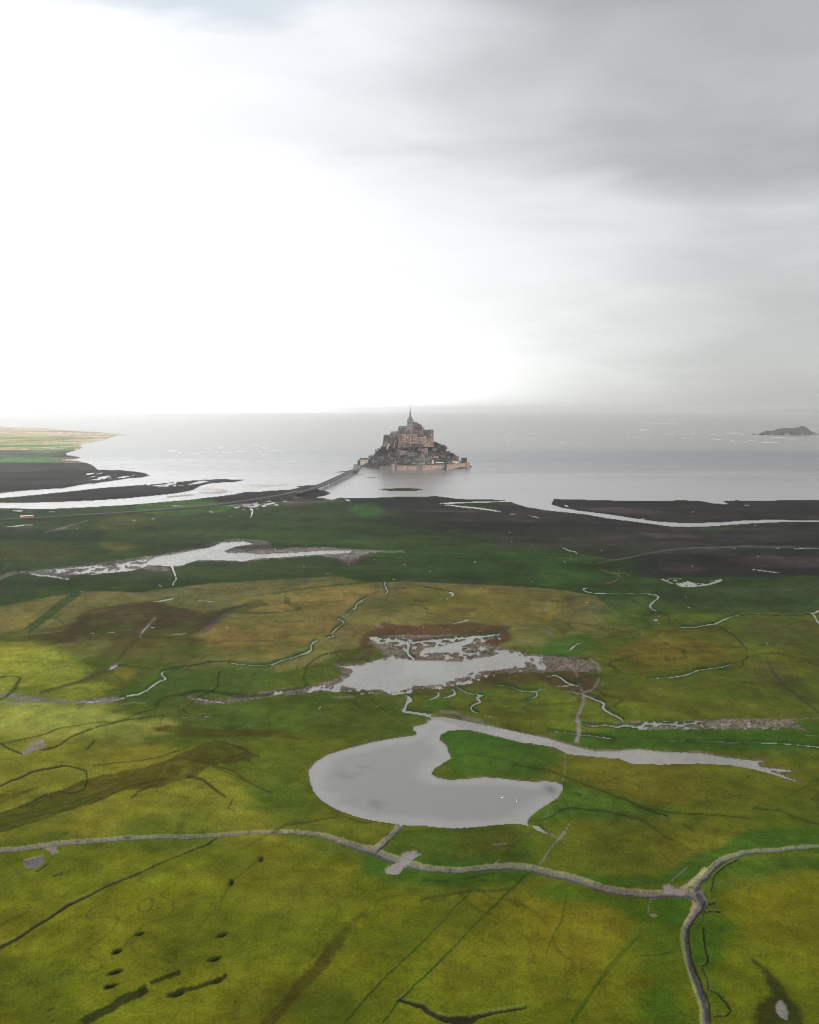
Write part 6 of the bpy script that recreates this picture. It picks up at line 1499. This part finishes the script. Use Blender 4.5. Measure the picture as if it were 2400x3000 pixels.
m, t, p = new_mat('islet_rock')
g = t.new('ShaderNodeNewGeometry').outputs['Position']
sp = t.new('ShaderNodeSeparateXYZ'); t.l.new(g, sp.inputs[0])
n1 = t.noise(g, .03, 4, .6); n2 = t.noise(g, .25, 4, .7)
c = t.mix(t.smooth(n2, .4, .65), (.03, .034, .032), (.10, .105, .095))
low = t.m('MULTIPLY', t.smooth(sp.outputs[2], 14, 4), t.smooth(n1, .53, .60))
c = t.mix(low, c, (.45, .28, .20))
t.l.new(c, p.inputs['Base Color']); p.inputs['Roughness'].default_value = .95
t.l.new(t.bump(n2, 1, 2.5), p.inputs['Normal'])
tag(mesh_obj('rocky_islet', vs, fs, m, None, True), 'dark rocky islet with pinkish shore rocks far out on the right', 'islet', kind='structure')
# ruined watchtower hump on its crest
cxr, czr = at_depth(2347, 1252, IY + 80)
tag(MB().box(cxr - 6, cxr + 6, IY + 70, IY + 82, 30, czr + 1, taper=1.5).box(cxr - 3, cxr + 9, IY + 66, IY + 76, 24, czr - 4, taper=1).build('ruined_tower', surf('ruin_stone', (.42, .32, .16), (.25, .19, .12), .2)), 'yellowish stone ruin on the crest of the far islet', 'ruin')

# distant coast
YH = 42000.0
hp = [(2120, 0), (2170, 3), (2200, 7), (2240, 10), (2290, 12), (2340, 12), (2400, 13), (2600, 14), (3000, 9)]
hx = np.array([at_depth(a, 1205, YH)[0] for a, b in hp]); hz = np.array([b * YH / F for a, b in hp])
xs = np.linspace(hx[0], hx[-1], 120); zt_ = np.interp(xs, hx, hz) * (.92 + .16 * fbm(xs, xs * 0, 1800, 3, 5))
vs = []; fs = []
for i, (x_, z_) in enumerate(zip(xs, zt_)):
    vs += [(x_, YH - 1500, -3), (x_, YH - 700, z_ * .6), (x_, YH, z_), (x_, YH + 1500, z_ * .7), (x_, YH + 2500, -3)]
    if i: fs += [((i - 1) * 5 + k, i * 5 + k, i * 5 + k + 1, (i - 1) * 5 + k + 1) for k in range(4)]
tag(mesh_obj('distant_hills', vs, fs, surf('far_coast', (.04, .05, .04), (.07, .07, .05), .001, .95, 0), None, True), 'faint low line of hills on the far right horizon', 'hills', kind='structure')

# foam on the bay
fb = MB()
def foam(px_, py_, w, h):
    x, y = ground(px_, py_, .25); x = float(x); y = float(y)
    wx = w * .62 * y / F; wy = h * .75 * y * y / (H * F)
    n = 10; a0 = random.uniform(0, 6)
    ring = [(x + wx * math.cos(2 * math.pi * k / n) * random.uniform(.7, 1.1), y + wy * math.sin(2 * math.pi * k / n) * random.uniform(.6, 1.1), .05) for k in range(n)]
    fb.add(ring + [(x, y, .6)], [(k, (k + 1) % n, n) for k in range(n)])
def zf(k, u, v, w, h=1.0): 
    q = Z(k, (u, v))[0]; foam(q[0], q[1], w / ZR[k][2], h)
for u, v, w in ((1168, 211, 22), (1080, 258, 60), (1100, 262, 50), (1390, 235, 30), (1400, 240, 34), (1310, 247, 34), (1530, 262, 44), (1500, 265, 30), (1205, 275, 60), (1270, 262, 22), (1420, 268, 34), (1360, 270, 26), (1590, 232, 14), (1610, 219, 22), (1660, 240, 24), (1680, 248, 30), (1640, 262, 30), (1665, 283, 30), (1500, 236, 20), (1700, 262, 30), (1240, 278, 30), (1330, 258, 20), (1450, 270, 26), (1140, 272, 30)):
    zf(1, u, v, w, .9)
for u, v, w in ((95, 185, 16), (740, 112, 22), (205, 113, 10), (1055, 157, 20), (1645, 152, 26), (1480, 165, 20), (1525, 168, 22), (1525, 185, 18), (1480, 196, 18), (1605, 173, 16), (1650, 192, 14), (1500, 150, 18), (10, 259, 60), (60, 261, 24), (125, 247, 14), (1580, 287, 16), (1200, 130, 12), (1225, 128, 10), (1520, 133, 12)):
    zf(2, u, v, w, 1.0)
for u, v, w in ((30, 97, 22), (665, 85, 70), (740, 88, 90), (810, 89, 40), (940, 91, 30), (470, 83, 14), (540, 83, 8), (620, 126, 40), (600, 131, 30), (650, 130, 20), (520, 144, 18), (665, 155, 24), (760, 154, 40), (790, 156, 30), (850, 158, 14), (840, 140, 16), (560, 172, 34), (645, 177, 16), (520, 178, 10), (790, 178, 18), (870, 182, 20), (920, 181, 16), (985, 172, 20), (940, 152, 30), (1035, 130, 22), (1050, 157, 20), (1060, 186, 50), (1090, 188, 40), (1170, 150, 60), (1200, 146, 30), (1230, 157, 20), (1175, 193, 30), (1185, 199, 36), (1290, 194, 40), (1390, 207, 60), (1250, 205, 16), (200, 214, 12), (100, 207, 30), (1470, 177, 80), (1560, 185, 60), (1640, 212, 14), (1700, 118, 40), (1680, 130, 40), (1450, 208, 30)):
    zf(3, u, v, w, .9)
for k in range(36):
    foam(random.uniform(1250, 2400), random.uniform(1222, 1250), random.uniform(4, 18), .6)
tag(fb.build('sea_foam', surf('foam', (.9, .9, .9), (.8, .8, .8), .02, .9, 0)), 'scattered short white streaks of foam on the grey bay', 'foam', kind='stuff')
# ------------------------------------------------------------------ sky, sun, air
world = bpy.data.worlds.new('World')
scene.world = world
world.use_nodes = True
world.node_tree.nodes.clear()
t = NT(world.node_tree)
wout = t.new('ShaderNodeOutputWorld')
bg = t.new('ShaderNodeBackground')
bg.inputs['Strength'].default_value = 0.1
t.l.new(bg.outputs[0], wout.inputs[0])
SUN_EL, SUN_AZ = math.radians(34), math.radians(142)     # behind the viewer, to the right
sky = t.new('ShaderNodeTexSky', sky_type='NISHITA')
sky.sun_disc = False
sky.sun_elevation = SUN_EL
sky.sun_rotation = SUN_AZ
d = t.new('ShaderNodeTexCoord').outputs['Generated']
nrm = t.new('ShaderNodeVectorMath', operation='NORMALIZE'); t.l.new(d, nrm.inputs[0])
d = nrm.outputs[0]
sp = t.new('ShaderNodeSeparateXYZ'); t.l.new(d, sp.inputs[0])
dx, dy, dz = sp.outputs
A = t.m('ARCTAN2', dx, dy)
E = t.m('ARCSINE', dz)
# cloud sheet seen in perspective
den = t.m('ADD', t.m('MAXIMUM', dz, 0.0), .10)
cu = t.new('ShaderNodeCombineXYZ')
t.l.new(t.m('DIVIDE', dx, den), cu.inputs[0]); t.l.new(t.m('DIVIDE', dy, den), cu.inputs[1])
n_big = t.noise(cu.outputs[0], .75, 5, .55, .3)
n_fine = t.noise(cu.outputs[0], 2.6, 6, .6, .4)
cv = t.new('ShaderNodeCombineXYZ')
t.l.new(t.m('MULTIPLY', A, 2.2), cv.inputs[0]); t.l.new(t.m('MULTIPLY', E, 9.0), cv.inputs[1])
n_soft = t.noise(cv.outputs[0], 1.6, 4, .5, .5)
nb = t.m('SUBTRACT', n_big, .5); nf = t.m('SUBTRACT', n_fine, .5); ns = t.m('SUBTRACT', n_soft, .5)
Ep = t.m('ADD', E, t.m('ADD', t.m('MULTIPLY', ns, .07), t.m('MULTIPLY', nf, .015)))
Ap = t.m('ADD', A, t.m('ADD', t.m('MULTIPLY', ns, .26), t.m('MULTIPLY', nf, .10)))
v = lambda x: (x, x, x)
# grey of the overcast by height
G = t.ramp(t.m('DIVIDE', Ep, 1.6), [(0, v(.63)), (.035, v(.64)), (.06, v(.62)), (.095, v(.69)), (.125, v(.71)), (.150, v(.51)), (.168, v(.52)), (.19, v(.58)), (.205, v(.53)), (.235, v(.52)), (.26, v(.45)), (.30, v(.44)), (.42, v(.85)), (1, v(1.15))])
gray = t.m('MULTIPLY', G, t.smooth(Ap, -.12, .40, 1.26, .93))
gray = t.m('MULTIPLY', gray, t.m('ADD', 1.0, t.m('MULTIPLY', nf, t.smooth(E, .03, .2, .06, .42))))
# glare edge: how far right the white reaches at each height
edge = t.ramp(t.m('DIVIDE', Ep, .5), [(0, v(.56)), (.20, v(.56)), (.36, v(.53)), (.46, v(.48)), (.56, v(.38)), (.68, v(.36)), (.78, v(.34)), (.86, v(.30)), (1, v(.30))])
rel = t.m('SUBTRACT', Ap, t.m('SUBTRACT', edge, .5))
wmask = t.smooth(rel, -.08, .32, 1.0, 0.0)
white = t.smooth(rel, -.45, .05, 1.25, 1.04)
lum = t.m('ADD', t.m('MULTIPLY', white, wmask), t.m('MULTIPLY', gray, t.m('SUBTRACT', 1.0, wmask)))
# the veiled glare low on the left, brightest near the horizon
g1 = t.m('DIVIDE', t.m('ADD', A, .38), .26); g2 = t.m('DIVIDE', t.m('SUBTRACT', E, .01), .06)
gl = t.m('EXPONENT', t.m('MULTIPLY', t.m('ADD', t.m('MULTIPLY', g1, g1), t.m('MULTIPLY', g2, g2)), -1.0))
lum = t.m('MULTIPLY', lum, t.smooth(E, -.005, .05, t.smooth(A, -.25, .1, 1.0, .84), 1.0))
lum = t.m('ADD', lum, t.m('MULTIPLY', gl, 7.0))
# behind the viewer: broken bright cloud
back = t.smooth(t.m('ABSOLUTE', A), .6, 1.5)
lum_b = t.m('ADD', .92, t.m('MULTIPLY', nb, .8))
lum = t.m('ADD', t.m('MULTIPLY', lum, t.m('SUBTRACT', 1.0, back)), t.m('MULTIPLY', lum_b, back))
tint = t.mix(t.smooth(Ep, .02, .4), (.985, 1.0, .985), (.972, .99, 1.02))
comb = t.new('ShaderNodeVectorMath', operation='SCALE')
t.l.new(tint, comb.inputs[0]); t.l.new(lum, comb.inputs['Scale'])
# thin blue gap above the white bank on the left
gap = t.m('MULTIPLY', t.smooth(t.m('ADD', Ep, t.m('MULTIPLY', nf, .02)), .368, .392), t.smooth(A, -.42, -.25))
gap = t.m('MULTIPLY', gap, t.smooth(A, -.20, .05, 1.0, .0))
gap = t.m('MULTIPLY', gap, t.smooth(E, .6, .5))
col = t.mix(t.m('MULTIPLY', gap, .85), comb.outputs[0], (.68, .77, .83))
sc10 = t.new('ShaderNodeVectorMath', operation='SCALE')
t.l.new(col, sc10.inputs[0]); sc10.inputs['Scale'].default_value = 10.0
fin = t.mix(.06, sc10.outputs[0], sky.outputs[0])
t.l.new(fin, bg.inputs['Color'])

sd = bpy.data.lights.new('sun', 'SUN')
sd.energy = 1.5
sd.angle = math.radians(14)
sd.color = (1.0, .93, .84)
so = bpy.data.objects.new('sun', sd)
COL.objects.link(so)
dirv = Vector((math.sin(SUN_AZ) * math.cos(SUN_EL), math.cos(SUN_AZ) * math.cos(SUN_EL), math.sin(SUN_EL)))
so.rotation_euler = (-dirv).to_track_quat('-Z', 'Y').to_euler()
so.location = dirv * 500

# air: one closed box of thin haze round everything
HB = MB().box(-46000, 46000, -3500, 46000, -4, 250)
haze = HB.build('haze')
hm = bpy.data.materials.new('haze_air'); hm.use_nodes = True
hm.node_tree.nodes.clear()
ht = NT(hm.node_tree)
ho = ht.new('ShaderNodeOutputMaterial')
hv = ht.new('ShaderNodeVolumePrincipled')
hv.inputs['Color'].default_value = (1, .998, .985, 1)
hv.inputs['Density'].default_value = 6.0e-5
hv.inputs['Anisotropy'].default_value = .82
ht.l.new(hv.outputs[0], ho.inputs['Volume'])
haze.data.materials.append(hm)
tag(haze, 'thin pale haze over the bay, thickest towards the horizon', 'haze', kind='stuff')

scene.view_settings.view_transform = 'Standard'
scene.view_settings.look = 'None'
scene.view_settings.exposure = 0.0
scene.view_settings.gamma = 1.0
cy = scene.cycles
cy.max_bounces = 6; cy.diffuse_bounces = 3; cy.glossy_bounces = 3; cy.volume_bounces = 4; cy.transparent_max_bounces = 8
cy.use_denoising = True
cy.denoising_prefilter = 'ACCURATE'
cy.pixel_filter_type = 'BLACKMAN_HARRIS'
cy.filter_width = 1.05
cy.sample_clamp_indirect = 6
